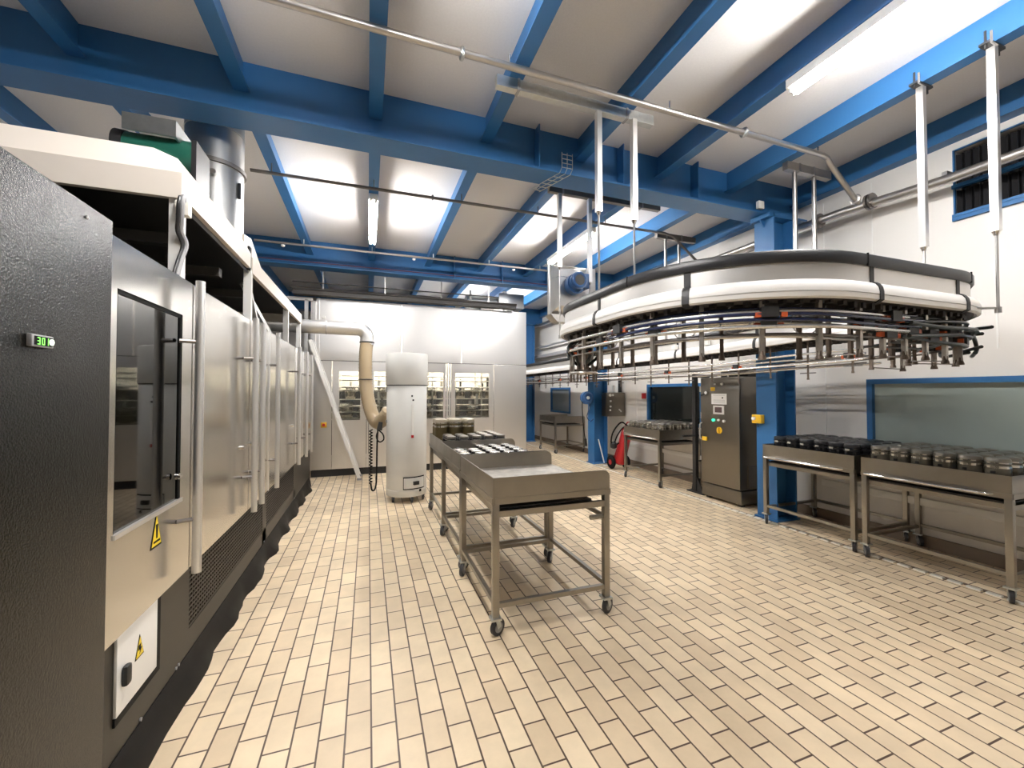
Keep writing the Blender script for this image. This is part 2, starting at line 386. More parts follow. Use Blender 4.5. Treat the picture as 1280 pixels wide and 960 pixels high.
# ------------------------------------------------------------------ blue steel frame
def ibeam(axis, a, b, c, z0, z1, fw, tf, tw):
    """steel section running along axis from a to b, web centred at c; its top flange is built into the ceiling"""
    pr = [(c-fw/2, z0), (c+fw/2, z0), (c+fw/2, z0+tf), (c+tw/2, z0+tf), (c+tw/2, z1), (c-tw/2, z1), (c-tw/2, z0+tf), (c-fw/2, z0+tf)]
    return MB().prism(pr, axis, a, b)
BY = (-0.37, 3.89, 8.15, 12.45)
for i, y in enumerate(BY):
    lab = ['deep blue main beam crossing the ceiling behind the viewer', 'deep blue main beam crossing the ceiling overhead, nearest of those in view',
           'deep blue main beam crossing the ceiling above the steel booth front', 'deep blue main beam at the far end beyond the booth'][i]
    m = ibeam('x', XL, XR, y, 3.847, ZC, 0.28, 0.02, 0.016)
    for xs in (-3.0, 1.62, 2.62, 3.65): m.box(xs-.006, xs+.006, y-.13, y+.13, 3.867, ZC-.02)
    struct(m, 'main_beam', 'blue', lab, 'beam', smooth=0)
BAY = [(Y0, -0.37, 'behind the viewer'), (-0.37, 3.89, 'in the nearest ceiling bay'), (3.89, 8.15, 'in the middle ceiling bay'), (8.15, 12.45, 'in the third ceiling bay'), (12.45, Y1, 'in the last ceiling bay')]
JX = [4.22, 3.17, 2.13, 1.09, 0.05, -1.0, -2.05, -3.1]
for bi, (ya, yb, wh) in enumerate(BAY):
    for j, x in enumerate(JX):
        struct(ibeam('y', ya+.012, yb-.012, x, 4.08, ZC, 0.115, 0.014, 0.012), 'ceiling_joist', 'blue', 'blue steel joist %s, %s from the right wall' % (wh, ORD[j]), 'joist', smooth=0)
struct(ibeam('y', Y0, Y1, 5.38, 4.06, ZC, 0.14, 0.016, 0.012), 'wall_beam', 'blue', 'blue edge beam along the top of the right wall', 'beam', smooth=0)
def hcolumn(y, label):
    x0, x1, w = 4.755, 5.10, 0.27
    pr = [(x0, y-w/2), (x0+.02, y-w/2), (x0+.02, y-.008), (x1-.02, y-.008), (x1-.02, y-w/2), (x1, y-w/2), (x1, y+w/2), (x1-.02, y+w/2), (x1-.02, y+.008), (x0+.02, y+.008), (x0+.02, y+w/2), (x0, y+w/2)]
    t = thing('steel_column', (x0, y, 0), label, 'column', kind='structure')
    MB().prism(pr, 'z', 0.0, 3.847).build('shaft', 'blue', t, 0)
    MB().box(x0-.03, x1+.03, y-w/2-.02, y+w/2+.02, 0, 0.02).build('base_plate', 'blue', t, 0)
    b = MB().box(x0-.07, x1+.05, y-w/2, y+w/2, 3.79, 3.847)
    b.prism([(x0-.07, 3.79), (x0, 3.79), (x0, 3.70)], 'y', y-.008, y+.008)
    b.build('cap_plate', 'blue', t, 0)
hcolumn(3.82, 'blue steel column next to the stainless cabinet')
hcolumn(8.13, 'blue steel column carrying the grey wall box and hose reel')
hcolumn(12.4, 'blue steel column farthest away beyond the booth corner')

# ------------------------------------------------------------------ fluorescent fittings
def fitting():
    r = thing('ceiling_light', (0, 0, 0), '', 'ceiling light', 'fluorescent fittings under the joists')
    MB().box(-.055, .055, -.78, .78, 0.0, 0.075, 0.008).build('housing', 'white', r)
    for sx in (-.028, .028):
        tb = MB().cyl((sx, -.745, -.022), (sx, .745, -.022), 0.014, seg=10).build('tube', 'lamp', r)
        for e in (-.755, .755): MB().box(sx-.014, sx+.014, e-.012, e+.012, -.04, 0.0).build('tube_holder', 'white', tb)
    return r
FX = [(0.05, 6.12, 'lit fluorescent fitting in the middle bay, straight above the grey drum aisle'),
      (3.17, 6.12, 'lit fluorescent fitting in the middle bay behind the conveyor drive box'),
      (3.17, 1.52, 'glaring fluorescent fitting in the nearest bay above the conveyor'),
      (0.05, 1.62, 'fluorescent fitting in the nearest bay above the viewer'),
      (3.17, 10.3, 'fluorescent fitting in the third bay over the far carts')]
lf = fitting()
for i, (x, y, lab) in enumerate(FX):
    if i == 0: lf.location = (x, y, 4.003); lf['label'] = lab
    else: dup(lf, (x, y, 4.003), lab)

# ------------------------------------------------------------------ coating machine on the left
XD = -0.90
mach = thing('coating_machine', (-2.0, 4.8, 0), 'long stainless coating machine with louvred dark base and cream hood', 'machine')
P = lambda mb, name, m, par=None, sm=35: mb.build(name, m, par or mach, sm)
# dark core with an open cell behind the first window
c = MB()
c.box(-3.3, -1.05, 2.70, 7.75, 0.16, 2.10); c.box(-3.3, -1.9, 1.9, 2.70, 0.16, 2.10); c.box(-1.9, -.96, 1.9, 2.70, 0.16, 0.75)
c.box(-3.3, -1.3, 3.0, 7.6, 2.10, 2.40); c.box(-3.2, -3.1, 2.6, 6.4, 2.1, 2.6)
c.box(-1.9, -.96, 1.905, 1.93, 0.75, 2.1)
P(c, 'core', 'dark', sm=0)
m = MB(); m.box(-1.35, -1.30, 2.30, 2.37, 0.75, 2.1); m.box(-1.60, -1.05, 2.0, 2.05, 1.20, 1.24); m.box(-1.5, -1.4, 2.5, 2.58, 0.75, 2.1)
P(m, 'inner_frame', 'rim', sm=0)
P(MB().lathe([(0.0, 1.24), (.075, 1.24), (.085, 1.27), (.085, 1.37), (.07, 1.40), (.05, 1.42)], (-1.25, 2.10, 0)), 'inner_vessel', 'lidwhite')
# base panels
b = MB(); XS = -.93
b.box(XS-.03, XS, 1.89, 2.70, 0.15, 0.66)
for ya, yb in ((2.70, 2.76), (4.43, 4.58), (6.12, 6.28), (7.70, 7.76)): b.box(XS-.03, XS, ya, yb, 0.15, 0.66)
b.box(XS-.03, XS, 2.76, 7.70, 0.15, 0.285); b.box(XS-.03, XS, 2.76, 7.70, 0.625, 0.66); b.box(XS-.03, XS, 6.28, 7.70, 0.285, 0.625)
P(b, 'base_panel', 'skirt', sm=0)
for ya, yb in ((2.76, 4.43), (4.58, 6.12)):
    l = MB(); n = 13
    for i in range(n):
        z = 0.29 + i*(0.335/n)
        l.prism([(XS-.010, z), (XS-.002, z), (XS-.002, z+.010), (XS-.010, z+.010)], 'y', ya, yb)
    y = ya+.05
    while y < yb: l.box(XS-.009, XS-.004, y, y+.010, 0.29, 0.62); y += .034
    g = P(l, 'louvre_grille', 'skirt', sm=0)
    MB().box(XS-.06, XS-.05, ya, yb, 0.285, 0.625).build('grille_backing', 'ink', g, 0)
for y in (2.25, 2.60, 2.63, 4.5, 6.2): P(MB().cyl((XS, y, 0.17), (XS+.006, y, 0.17), 0.008, seg=8), 'screw', 'hub')
# crumpled rubber seal at the floor
s = MB(); n = 62; prev = None
for i in range(n+1):
    y = 1.9 + i*(5.8/n); w = 0.060 + (0.022*math.sin(i*.9) + R.uniform(-.014, .014))*min(1, max(.15, i/22)); h = 0.16
    ring = [s.bm.verts.new(p) for p in ((XS-.04, y, h), (XS+.004, y, h), (XS+.02+R.uniform(0, .012), y, h*.55), (XS+w, y, 0.012), (XS+w, y, 0.0), (XS-.04, y, 0.0))]
    if prev:
        for q in range(6): s.bm.faces.new((prev[q], prev[(q+1) % 6], ring[(q+1) % 6], ring[q]))
    else: s.bm.faces.new(ring)
    prev = ring
s.bm.faces.new(prev)
P(s, 'floor_seal', 'rubber', sm=60)
# electrical box let into the base
eb = P(MB().box(XS, XS+.012, 2.04, 2.365, 0.325, 0.66, 0.003), 'electrical_box', 'white')
MB().box(XS, XS+.008, 2.365, 2.405, 0.29, 0.66).build('shadow_gap', 'ink', eb, 0)
MB().box(XS, XS+.008, 2.04, 2.365, 0.29, 0.325).build('shadow_gap', 'ink', eb, 0)
kn = MB().box(XS+.012, XS+.035, 2.065, 2.105, 0.425, 0.505, 0.012); kn.build('rotary_knob', 'black', eb)
def warning(par, x, y, z, w, h, bolt=True):
    sg = MB().prism([(y-w/2, z), (y+w/2, z), (y+.0, z+h)], 'x', x, x+.002).build('warning_sticker', 'ink', par, 0)
    MB().prism([(y-w*.42, z+h*.06), (y+w*.42, z+h*.06), (y, z+h*.90)], 'x', x+.002, x+.0032).build('sticker_face', 'signyel', sg, 0)
    mk = MB()
    if bolt: mk.prism([(y-.02*w/.1, z+h*.55), (y+.01*w/.1, z+h*.60), (y+.004*w/.1, z+h*.42), (y+.02*w/.1, z+h*.42), (y-.008*w/.1, z+h*.14), (y-.0, z+h*.34), (y-.022*w/.1, z+h*.34)], 'x', x+.0032, x+.004)
    else:
        mk.prism([(y-.03*w/.1, z+h*.14), (y+.03*w/.1, z+h*.14), (y+.03*w/.1, z+h*.2), (y-.03*w/.1, z+h*.2)], 'x', x+.0032, x+.004)
        mk.prism([(y-.006*w/.1, z+h*.26), (y+.006*w/.1, z+h*.26), (y+.011*w/.1, z+h*.66), (y-.011*w/.1, z+h*.66)], 'x', x+.0032, x+.004)
    mk.build('warning_symbol', 'ink', sg, 0)
warning(eb, XS+.012, 2.205, 0.465, 0.07, 0.095)
# doors
def door(ya, yb, hy, win=None, sticker=False, locks=(1.18,), standoffs=(0.95, 1.86)):
    z0, z1 = 0.655, 2.185
    d = MB()
    if win:
        a, b2, c0, c1 = win
        d.box(XD-.03, XD, ya, a, z0, z1); d.box(XD-.03, XD, b2, yb, z0, z1)
        d.box(XD-.03, XD, a, b2, z0, c0); d.box(XD-.03, XD, a, b2, c1, z1)
    else: d.box(XD-.03, XD, ya, yb, z0, z1, 0.003)
    o = P(d, 'door', 'door', sm=0)
    if win:
        MB().box(XD-.018, XD-.010, a, b2, c0, c1).build('window_pane', 'tint', o, 0)
        fr = MB()
        fr.box(XD-.028, XD-.004, a, a+.012, c0, c1); fr.box(XD-.028, XD-.004, b2-.012, b2, c0, c1)
        fr.box(XD-.028, XD-.004, a, b2, c1-.016, c1); fr.build('window_gasket', 'ink', o, 0)
        MB().box(XD-.02, XD+.006, a, b2+.02, c0-.014, c0+.004).build('window_sill_strip', 'alu', o, 0)
    MB().cyl((XD+.075, hy, z0+.02), (XD+.075, hy, z1-.01), 0.021, seg=16).build('handle_tube', 'alu', o)
    for z in standoffs: MB().cyl((XD, hy-.035, z), (XD+.075, hy, z), 0.011, seg=8).build('handle_standoff', 'dpipe', o)
    for z in locks:
        lk = MB().cyl((XD, hy-.055, z), (XD+.016, hy-.055, z), 0.016, seg=12); lk.box(XD+.016, XD+.026, hy-.075, hy-.045, z-.006, z+.006)
        lk.build('lock', 'tube', o)
    if sticker: warning(o, XD, 2.29, 0.90, 0.10, 0.155, bolt=False)
    return o
door(1.90, 2.655, 2.535, win=(1.955, 2.535, 1.055, 1.995), sticker=True)
door(2.67, 3.80, 3.66)
door(3.815, 4.47, 3.90)
door(4.48, 5.94, 4.50, locks=())
door(5.955, 6.60, 5.83)
door(6.62, 7.10, 6.50)
door(7.12, 7.74, 7.05, locks=())
# shallow raised strips on doors further along, hinge-side
for y in (4.47, 6.02, 6.61, 7.11): P(MB().box(XD-.005, XD+.012, y-.012, y+.012, 0.66, 2.18, 0.003), 'door_strip', 'alu')
# hood on posts
hd = MB(); hx0, hy0, hy1 = -3.3, 2.50, 3.80
hd.hull([(hx0, hy0, 2.717), (XD-.001, hy0, 2.717), (XD, hy0+.001, 2.717), (XD, hy1, 2.717), (hx0, hy1, 2.717)], [(hx0, hy0+.10, 2.87), (-1.06, hy0+.10, 2.87), (-.985, hy0+.18, 2.87), (-.985, hy1, 2.87), (hx0, hy1, 2.87)])
hd.box(hx0, XD, hy0, hy0+.03, 2.585, 2.717); hd.box(XD-.03, XD, hy0+.03, hy1, 2.60, 2.717)
P(hd, 'hood', 'cream', sm=0)
h2 = MB(); h2.box(XD-.03, XD, 3.86, 6.48, 2.575, 2.70); h2.box(-3.3, XD-.03, 6.45, 6.48, 2.575, 2.70)
h2.prism([(XD, 2.70), (XD-.10, 2.80), (-3.3, 2.80), (-3.3, 2.70)], 'y', 3.86, 6.48)
P(h2, 'hood', 'cream', sm=0)
P(MB().box(XD-.025, XD-.01, 3.80, 3.86, 2.59, 2.78), 'hood_joint', 'ink', sm=0)
u = MB().box(-3.3, XD-.03, 2.53, 6.45, 2.69, 2.70); P(u, 'hood_lining', 'dark', sm=0)
P(MB().box(XD-.035, XD-.03, 2.53, 6.45, 2.57, 2.70), 'hood_lining', 'dark', sm=0)
for y, w in ((2.545, .05), (3.86, .045), (5.50, .045), (6.44, .045)):
    pm = MB().box(XD-.06, XD-.005, y-w/2, y+w/2, 2.185, 2.60); pm.box(XD-.062, XD-.05, y-w/2-.004, y+w/2+.004, 2.185, 2.20)
    P(pm, 'hood_post', 'white', sm=0)
P(MB().bar((-1.1, 4.35, 2.60), (-.93, 4.62, 2.19), 0.03, 0.03), 'brace', 'alu', sm=0)
P(MB().bar((-.93, 3.92, 2.42), (-.93, 4.14, 2.19), 0.03, 0.03), 'brace', 'alu', sm=0)
for y in (2.75, 3.4, 4.1): P(MB().box(-2.6, -1.0, y, y+.06, 2.42, 2.48), 'inner_rail', 'skirt', sm=0)
P(MB().box(-1.5, -1.44, 2.6, 6.4, 2.45, 2.50), 'inner_rail', 'skirt', sm=0)
# cable and connector on the front post
P(MB().box(XD-.03, XD+.03, 2.50, 2.545, 2.50, 2.575, 0.006), 'junction_plug', 'kerb')
cb = [(XD+.01, 2.50, 2.57), (XD+.02, 2.47, 2.585), (XD+.02, 2.455, 2.54), (XD+.01, 2.475, 2.47), (XD+.0, 2.50, 2.42), (XD+.012, 2.53, 2.36), (XD+.0, 2.515, 2.28), (XD-.01, 2.49, 2.19)]
cb = bez(cb, 40)
P(MB().tube(cb, 0.011), 'cable', 'grey')
P(MB().tube([(p[0]-.012, p[1]-.012, p[2]-.01) for p in cb], 0.008), 'cable', 'rim')
# end wall and rear legs
P(MB().box(-3.3, -.93, 7.73, 7.77, 0.1, 2.18), 'end_panel', 'steelv', sm=0)

# black pebbled control cabinet nearest the viewer
cabb = thing('control_cabinet', (-1.6, 0.6, 0), 'tall pebbled black cabinet at the left edge with a green number display', 'cabinet')
MB().box(-2.4, -.885, -1.4, 1.888, 0.02, 2.225, 0.004).build('body', 'tex', cabb)
MB().box(-2.4, -.90, -1.4, 1.885, 0.0, 0.02).build('plinth', 'black', cabb, 0)
MB().cyl((-.885, 1.74, 2.18), (-.882, 1.74, 2.18), 0.006, seg=8).build('screw', 'hub', cabb)
YD, ZD = 1.537, 1.744   # display centre
dsp = MB().box(-.885, -.872, YD-.042, YD+.042, ZD-.0175, ZD+.0175, 0.004).build('display', 'grey', cabb)
MB().box(-.872, -.8712, YD-.034, YD+.036, ZD-.0125, ZD+.0125).build('display_window', 'ink', dsp, 0)
SEG = {'3': 'abgcd', '0': 'abcdef', '1': 'bc'}
dg = MB()
for ch, y in (('3', YD-.018), ('0', YD-.001), ('1', YD+.014)):
    w, h, t = .010, .020, .0022; z = ZD-.0105
    S = {'a': (y-w/2, y+w/2, z+h-t, z+h), 'g': (y-w/2, y+w/2, z+h/2-t/2, z+h/2+t/2), 'd': (y-w/2, y+w/2, z, z+t), 'b': (y+w/2-t, y+w/2, z+h/2, z+h), 'c': (y+w/2-t, y+w/2, z, z+h/2), 'f': (y-w/2, y-w/2+t, z+h/2, z+h), 'e': (y-w/2, y-w/2+t, z, z+h/2)}
    for q in SEG[ch]: dg.box(-.8712, -.8706, *S[q])
dg.build('digits', 'led', dsp, 0)
MB().cyl((-.8712, YD+.031, ZD+.0), (-.8695, YD+.031, ZD+.0), 0.009, seg=14).build('lit_button', 'leddot', dsp)

# exhaust duct through the roof behind the main beam
du = thing('exhaust_duct', (-1.33, 4.40, 2.80), 'fat galvanised round exhaust duct rising from the machine hood', 'duct')
dm = MB().cyl((-1.335, 4.40, 2.88), (-1.335, 4.40, ZC-.001), 0.225, seg=40)
dm.build('barrel', 'duct', du)
fl = MB().cyl((-1.335, 4.40, 3.61), (-1.335, 4.40, 3.645), 0.243, seg=40); fl.build('flange', 'dpipe', du)
MB().cyl((-1.335, 4.40, 3.95), (-1.335, 4.40, 3.965), 0.229, seg=40).build('joint_band', 'galv', du)
MB().box(-1.60, -1.06, 4.12, 4.68, 2.801, 2.88, 0.004).build('base_plate', 'galv', du, 0)
pl = MB().cyl((-1.28, 4.19, 3.50), (-1.27, 4.13, 3.50), 0.022, seg=12); pl.build('test_plug', 'tube', du)
MB().box(-1.128, -1.105, 4.30, 4.32, 3.36, 3.50).build('latch', 'rim', du, 0)
wedge = MB().prism([(4.12, 2.801), (4.72, 2.801), (4.72, 2.86), (4.35, 3.02), (4.12, 2.98)], 'x', -1.045, -1.03); wedge.build('gusset_plate', 'cream', du, 0)
# green motor under a galvanised canopy
mo = thing('fan_motor', (-1.45, 3.58, 2.87), 'green fan motor under a galvanised cover on the hood roof', 'motor')
MB().cyl((-1.60, 3.60, 3.31), (-1.20, 3.60, 3.31), 0.12, seg=24).build('motor_body', 'green', mo)
MB().cyl((-1.66, 3.60, 3.31), (-1.60, 3.60, 3.31), 0.13, 0.125, seg=24).build('end_cap', 'rim', mo)
cv = MB().box(-1.57, -1.285, 3.42, 3.435, 3.37, 3.475); cv.box(-1.57, -1.285, 3.42, 3.80, 3.475, 3.485); cv.box(-1.285, -1.27, 3.42, 3.80, 3.37, 3.485)
cv.build('rain_cover', 'galv', mo, 0)
lg = MB().box(-1.58, -1.22, 3.55, 3.70, 2.871, 3.20); lg.box(-1.20, -1.17, 3.48, 3.74, 2.871, 3.40); lg.build('pedestal', 'rim', mo, 0)

# ------------------------------------------------------------------ steel booth across the back
bo = thing('spray_booth', (1.15, 9.9, 0), 'wide stainless spray booth across the back with four windowed doors', 'booth')
YB = 8.45
PB = lambda mb, name, m, par=None, sm=0: mb.build(name, m, par or bo, sm)
bx = MB(); bx.box(-1.02, -.98, YB+.03, 11.6, 0.13, 3.37); bx.box(3.27, 3.31, YB+.03, 11.6, 0.13, 3.37); bx.box(-1.02, 3.31, 11.56, 11.6, 0.13, 3.37); bx.box(-1.02, 3.31, YB+.03, 11.6, 3.33, 3.37)
PB(bx, 'shell', 'booth')
PB(MB().box(-.98, 3.27, YB+.06, 11.56, 0.13, 0.16), 'booth_floor', 'steel')
PB(MB().box(-1.0, 3.29, YB+.04, 11.58, 0.0, 0.13), 'plinth', 'black')
for a, b2 in ((-1.02, .625), (.635, 1.845), (1.855, 3.31)): PB(MB().box(a, b2, YB, YB+.03, 2.20, 3.37, 0.004), 'upper_panel', 'booth')
PB(MB().box(-1.02, 3.31, YB+.01, YB+.025, 2.19, 2.20), 'panel_joint', 'rim')
for a, b2 in ((-1.02, -.65), (2.56, 3.31)): PB(MB().box(a, b2, YB, YB+.03, 0.14, 2.19, 0.004), 'lower_panel', 'booth')
BD = [(-.64, -.03, -.52, -.14, 1), (.02, .86, .11, .70, 0), (.90, 1.52, .98, 1.47, 1), (1.63, 2.55, 1.72, 2.45, 0)]
for a, b2, wa, wb, hs in BD:
    d = MB(); za, zb = 1.06, 2.00
    d.box(a, wa, YB, YB+.03, 0.14, 2.19); d.box(wb, b2, YB, YB+.03, 0.14, 2.19); d.box(wa, wb, YB, YB+.03, 0.14, za); d.box(wa, wb, YB, YB+.03, zb, 2.19)
    o = PB(d, 'door', 'booth')
    MB().box(wa, wb, YB+.012, YB+.018, za, zb).build('window_pane', 'clear', o, 0)
    MB().box(wa-.02, wb+.02, YB-.008, YB+.004, za-.03, za).build('window_sill_strip', 'alu', o, 0)
    hx = b2-.05 if hs else a+.05
    MB().bar((hx-.04, YB-.012, 0.62), (hx+.04, YB-.012, 0.62), 0.02, 0.02).build('latch', 'alu', o, 0)
    MB().bar((hx, YB-.012, 1.72), (hx+.06, YB-.012, 1.72), 0.02, 0.02).build('latch', 'alu', o, 0)
for x in (-.005, .875, 1.55, 1.60): PB(MB().box(x-.016, x+.016, YB-.012, YB+.03, 0.14, 2.19, 0.004), 'door_post', 'alu')
bt = PB(MB().box(-.83, -.73, YB-.03, YB, 0.93, 1.03, 0.006), 'stop_button_box', 'yellow', sm=35)
MB().cyl((-.78, YB-.055, 0.98), (-.78, YB-.03, 0.98), 0.028, seg=14).build('stop_button', 'red', bt)
fr = MB(); fr.box(-1.12, -1.06, YB-.05, YB+.0, 2.2, 3.32); fr.box(-.98, -.93, YB-.05, YB+.0, 2.0, 3.365); fr.box(-1.7, -.93, YB-.05, YB, 3.30, 3.36); fr.box(-.90, -.87, YB-.03, YB, 1.9, 3.365)
PB(fr, 'corner_frame', 'alu')
PB(MB().cyl((-.80, YB-.04, 3.02), (-.80, YB, 3.02), 0.03, seg=12), 'inspection_plug', 'white', sm=35)
# added unseen strip under the shell roof, brightens what the windows show
il = PB(MB().box(-.6, 2.9, 9.25, 9.33, 3.22, 3.33), 'added_booth_strip', 'white')
MB().cyl((-.5, 9.29, 3.19), (2.8, 9.29, 3.19), 0.02, seg=10).build('added_booth_strip_tube', mat('added_booth_glow', (1,1,1), .4, emit=((1.0, 0.94, 0.82), 170.0)), il)
# interior rack with vessels
rk = MB()
for z in (1.02, 1.42):
    rk.box(-.9, 3.2, 8.93, 9.50, z+.018, z+.03)
for x in (-.9, .2, 1.3, 2.4, 3.15):
    for y in (8.92, 9.5): rk.box(x, x+.03, y, y+.03, 0.16, 2.1)
PB(rk, 'inner_rack', 'steel')
PB(MB().box(-.95, 3.2, 9.9, 9.93, 1.62, 3.2), 'toned_backdrop', 'kerb')  # added backdrop, upper part coloured pale so the windows look lit
PB(MB().box(-.95, 3.2, 9.88, 9.93, 0.2, 1.62), 'toned_backdrop', 'rim')  # lower part of the backdrop, coloured dark to stand for shade
for z, y in ((1.20, 8.84), (1.315, 8.80), (1.63, 8.86), (1.70, 8.80), (1.84, 8.86), (1.93, 8.82)): PB(MB().cyl((-.9, y, z), (3.2, y, z), .018, seg=8), 'inner_guide_tube', 'tube')
for i in range(26):
    x = -.85+i*.155+R.uniform(-.04, .04); z = R.choice((1.25, 1.5, 1.62)); PB(MB().box(x, x+R.uniform(.02, .06), 8.88, 8.91, z, z+R.uniform(.15, .42)), 'inner_spindle', R.choice(('black', 'rim', 'steel', 'hub')))

# pots as reusable kinds -------------------------------------------------
def pot_kind(name, r, h, body, lid, band, bulge=0.0, cat='pot', seg=18, knob=False):
    t = thing(name, (0, 0, -50), '', cat)
    t.location = (0, 0, 0)
    pr = [(r*.86, 0), (r*.93, h*.04), (r*(1+bulge*.4), h*.22), (r*(1+bulge), h*.45), (r*(1+bulge*.6), h*.66), (r*.99, h*.76), (r*.97, h*.80)]
    MB().lathe(pr, seg=seg).build('body', body, t, 60)
    if band: MB().lathe([(r*.96, h*.665), (r*1.035, h*.665), (r*1.035, h*.74), (r*.96, h*.74)], seg=seg).build('clamp_band', band, t, 40)
    ld = MB().lathe([(r*.95, h*.80), (r*1.02, h*.82), (r*1.02, h*.90), (r*.95, h*.96), (r*.6, h*.985), (0.001, h)], seg=seg).build('lid', lid, t, 40)
    if band and h > .19: MB().lathe([(r*1.0, h*.815), (r*1.03, h*.82), (r*1.03, h*.85), (r*1.0, h*.855)], seg=seg, cap=False).build('lid_ring', band, ld, 40)
    if knob: MB().box(-r*1.06, -r*.98, -r*.2, r*.2, h*.50, h*.58).build('clasp_glint_tab', 'ink', t, 0)
    return t
inb = pot_kind('coated_vessel', 0.11, 0.26, 'silverpot', 'lidwhite', 'band', 0.08, 'pot', 14)
vi = 0
for lv, (z, k_) in enumerate(((1.05, 1.10), (1.45, 1.0))):
    for j in range(12):
        x = -.78 + j*.335 + lv*.10
        lab = 'silvery vessel on the %s rack inside the booth, %s from the left' % (['lower', 'upper'][lv], ORD[j])
        if vi == 0: inb.location = (x, 9.16, z+.002); inb['label'] = lab; inb['group'] = 'vessels racked inside the spray booth'; o = inb
        else: o = dup(inb, (x, 9.16+(j % 3)*.04, z+.002), lab, R.uniform(0, 6), 'vessels racked inside the spray booth')
        q = k_*R.uniform(.8, 1.2); o.scale = (q*R.uniform(.9, 1.15), q*.9, q*1.05)
        vi += 1

# things on the booth roof
ct = thing('cable_tray', (1.0, 8.33, 3.42), 'dark cable tray running along the top front edge of the booth', 'cable tray')
MB().box(-1.3, 3.0, 8.24, 8.40, 3.385, 3.40).build('tray_bed', 'darkmatte', ct, 0)
m = MB(); m.box(-1.3, 3.0, 8.235, 8.245, 3.385, 3.46); m.box(-1.3, 3.0, 8.395, 8.405, 3.385, 3.46); m.build('tray_side', 'darkmatte', ct, 0); MB().cyl((-1.3, 8.22, 3.60), (2.6, 8.22, 3.60), .012, seg=8).build('top_rail', 'darkmatte', ct); MB().cyl((-1.3, 8.225, 3.475), (3.0, 8.225, 3.475), .02, seg=8).build('front_rail', 'darkmatte', ct)
for x in (-.8, .3, 1.4, 2.4):
    MB().box(x-.012, x+.012, 8.31, 8.335, 3.40, 3.846).build('tray_hanger', 'pipe', ct, 0)
MB().tube([(-1.3, 8.30, 3.42), (0.2, 8.30, 3.425), (3.0, 8.30, 3.42)], 0.012).build('cable', 'rubber', ct)
solo(MB().cyl((-1.5, 9.2, 3.72), (2.9, 9.2, 3.72), 0.02, seg=10), 'roof_pipe', 'dpipe', 'thin dark pipe running above the booth roof', 'pipe')
vb = thing('vent_branch', (2.35, 9.0, 3.37), 'shiny round duct branch with square box on the booth roof', 'duct')
MB().cyl((2.05, 8.95, 3.62), (2.75, 8.95, 3.62), 0.15, seg=24).build('round_duct', 'duct', vb)
MB().torus((2.12, 8.95, 3.62), 0.15, 0.02, 'x').build('clamp_ring', 'tube', vb)
MB().box(2.75, 3.35, 8.70, 9.25, 3.50, 3.82, 0.01).build('square_box', 'duct', vb)
for x in (2.82, 2.92, 3.02): MB().box(x, x+.035, 8.60, 8.635, 3.373, 3.55).build('stub_post', 'white', vb, 0)
MB().tube([(1.75, 8.6, 3.402), (2.0, 8.6, 3.48), (2.08, 8.6, 3.60), (2.08, 8.6, 3.80)], 0.025).build('feed_pipe', 'pipe', vb)
MB().box(2.35, 2.65, 8.75, 9.15, 3.373, 3.48).build('cradle', 'dpipe', vb, 0)

# ------------------------------------------------------------------ extraction pipe and hose, drum
ep = thing('extraction_pipe', (-.6, 7.0, 2.2), 'white horizontal pipe with elbow and tan flexible hose to the grey drum', 'pipe')
el = [(-2.4, 7.0, 2.63), (-.16, 7.0, 2.61)]
for i in range(1, 8):
    a = PI/2*i/7; el.append((-.16+.14*math.sin(a), 7.0, 2.61-.14*(1-math.cos(a))))
el.append((-.02, 7.0, 2.36))
MB().tube(el, 0.105, 18).build('rigid_pipe', 'alu', ep)
for x in (-1.0, -.62): MB().torus((x, 7.0, 2.615), 0.106, 0.006, 'x').build('joint_ring', 'grey', ep)
hp = bez([(-.02, 7.0, 2.42), (-.04, 6.95, 2.15), (-.03, 6.9, 1.7), (.04, 6.78, 1.32), (.14, 6.65, 1.13), (.25, 6.5, 1.22), (.30, 6.44, 1.32)], 110)
MB().tube(hp, [0.098+0.006*(i % 2) for i in range(len(hp))], 16).build('flexible_hose', 'tan', ep, 70)
MB().torus((-.02, 7.0, 2.40), 0.105, 0.012, 'z').build('hose_clamp', 'rim', ep)
MB().torus((-.035, 6.91, 1.80), 0.103, 0.008, 'z').build('hose_clamp', 'rim', ep)

dr = thing('dust_drum', (.553, 6.33, 0), 'pale grey upright extraction drum on casters beside the carts', 'drum')
DX, DY = .553, 6.33
MB().lathe([(.285, .09), (.292, .10), (.292, 1.72), (.285, 1.73)], (DX, DY, 0), 44).build('barrel', 'drum', dr)
MB().lathe([(.30, 1.705), (.307, 1.715), (.307, 2.155), (.30, 2.165), (.001, 2.175)], (DX, DY, 0), 44).build('upper_collar', 'drum', dr)
MB().lathe([(.293, 1.692), (.299, 1.695), (.299, 1.704), (.293, 1.706)], (DX, DY, 0), 44, cap=False).build('collar_joint', 'rim', dr)
MB().lathe([(.294, .165), (.297, .17), (.297, .185), (.294, .19)], (DX, DY, 0), 44, cap=False).build('base_band', 'drum', dr)
def on_drum(dth, z0, z1, w, th, m, name, par=dr):
    """flat plate wrapped on the drum, centred dth radians from the side facing -Y"""
    b = MB(); n = 8; r0, r1 = .291, .291+th
    pts = []
    for i in range(n+1):
        a = -PI/2 + dth - w/2/.29 + (w/.29)*i/n; pts.append((a))
    for a, a2 in zip(pts, pts[1:]):
        b.prism([(DX+r0*math.cos(a), DY+r0*math.sin(a)), (DX+r1*math.cos(a), DY+r1*math.sin(a)), (DX+r1*math.cos(a2), DY+r1*math.sin(a2)), (DX+r0*math.cos(a2), DY+r0*math.sin(a2))], 'z', z0, z1)
    return b.build(name, m, par, 40)
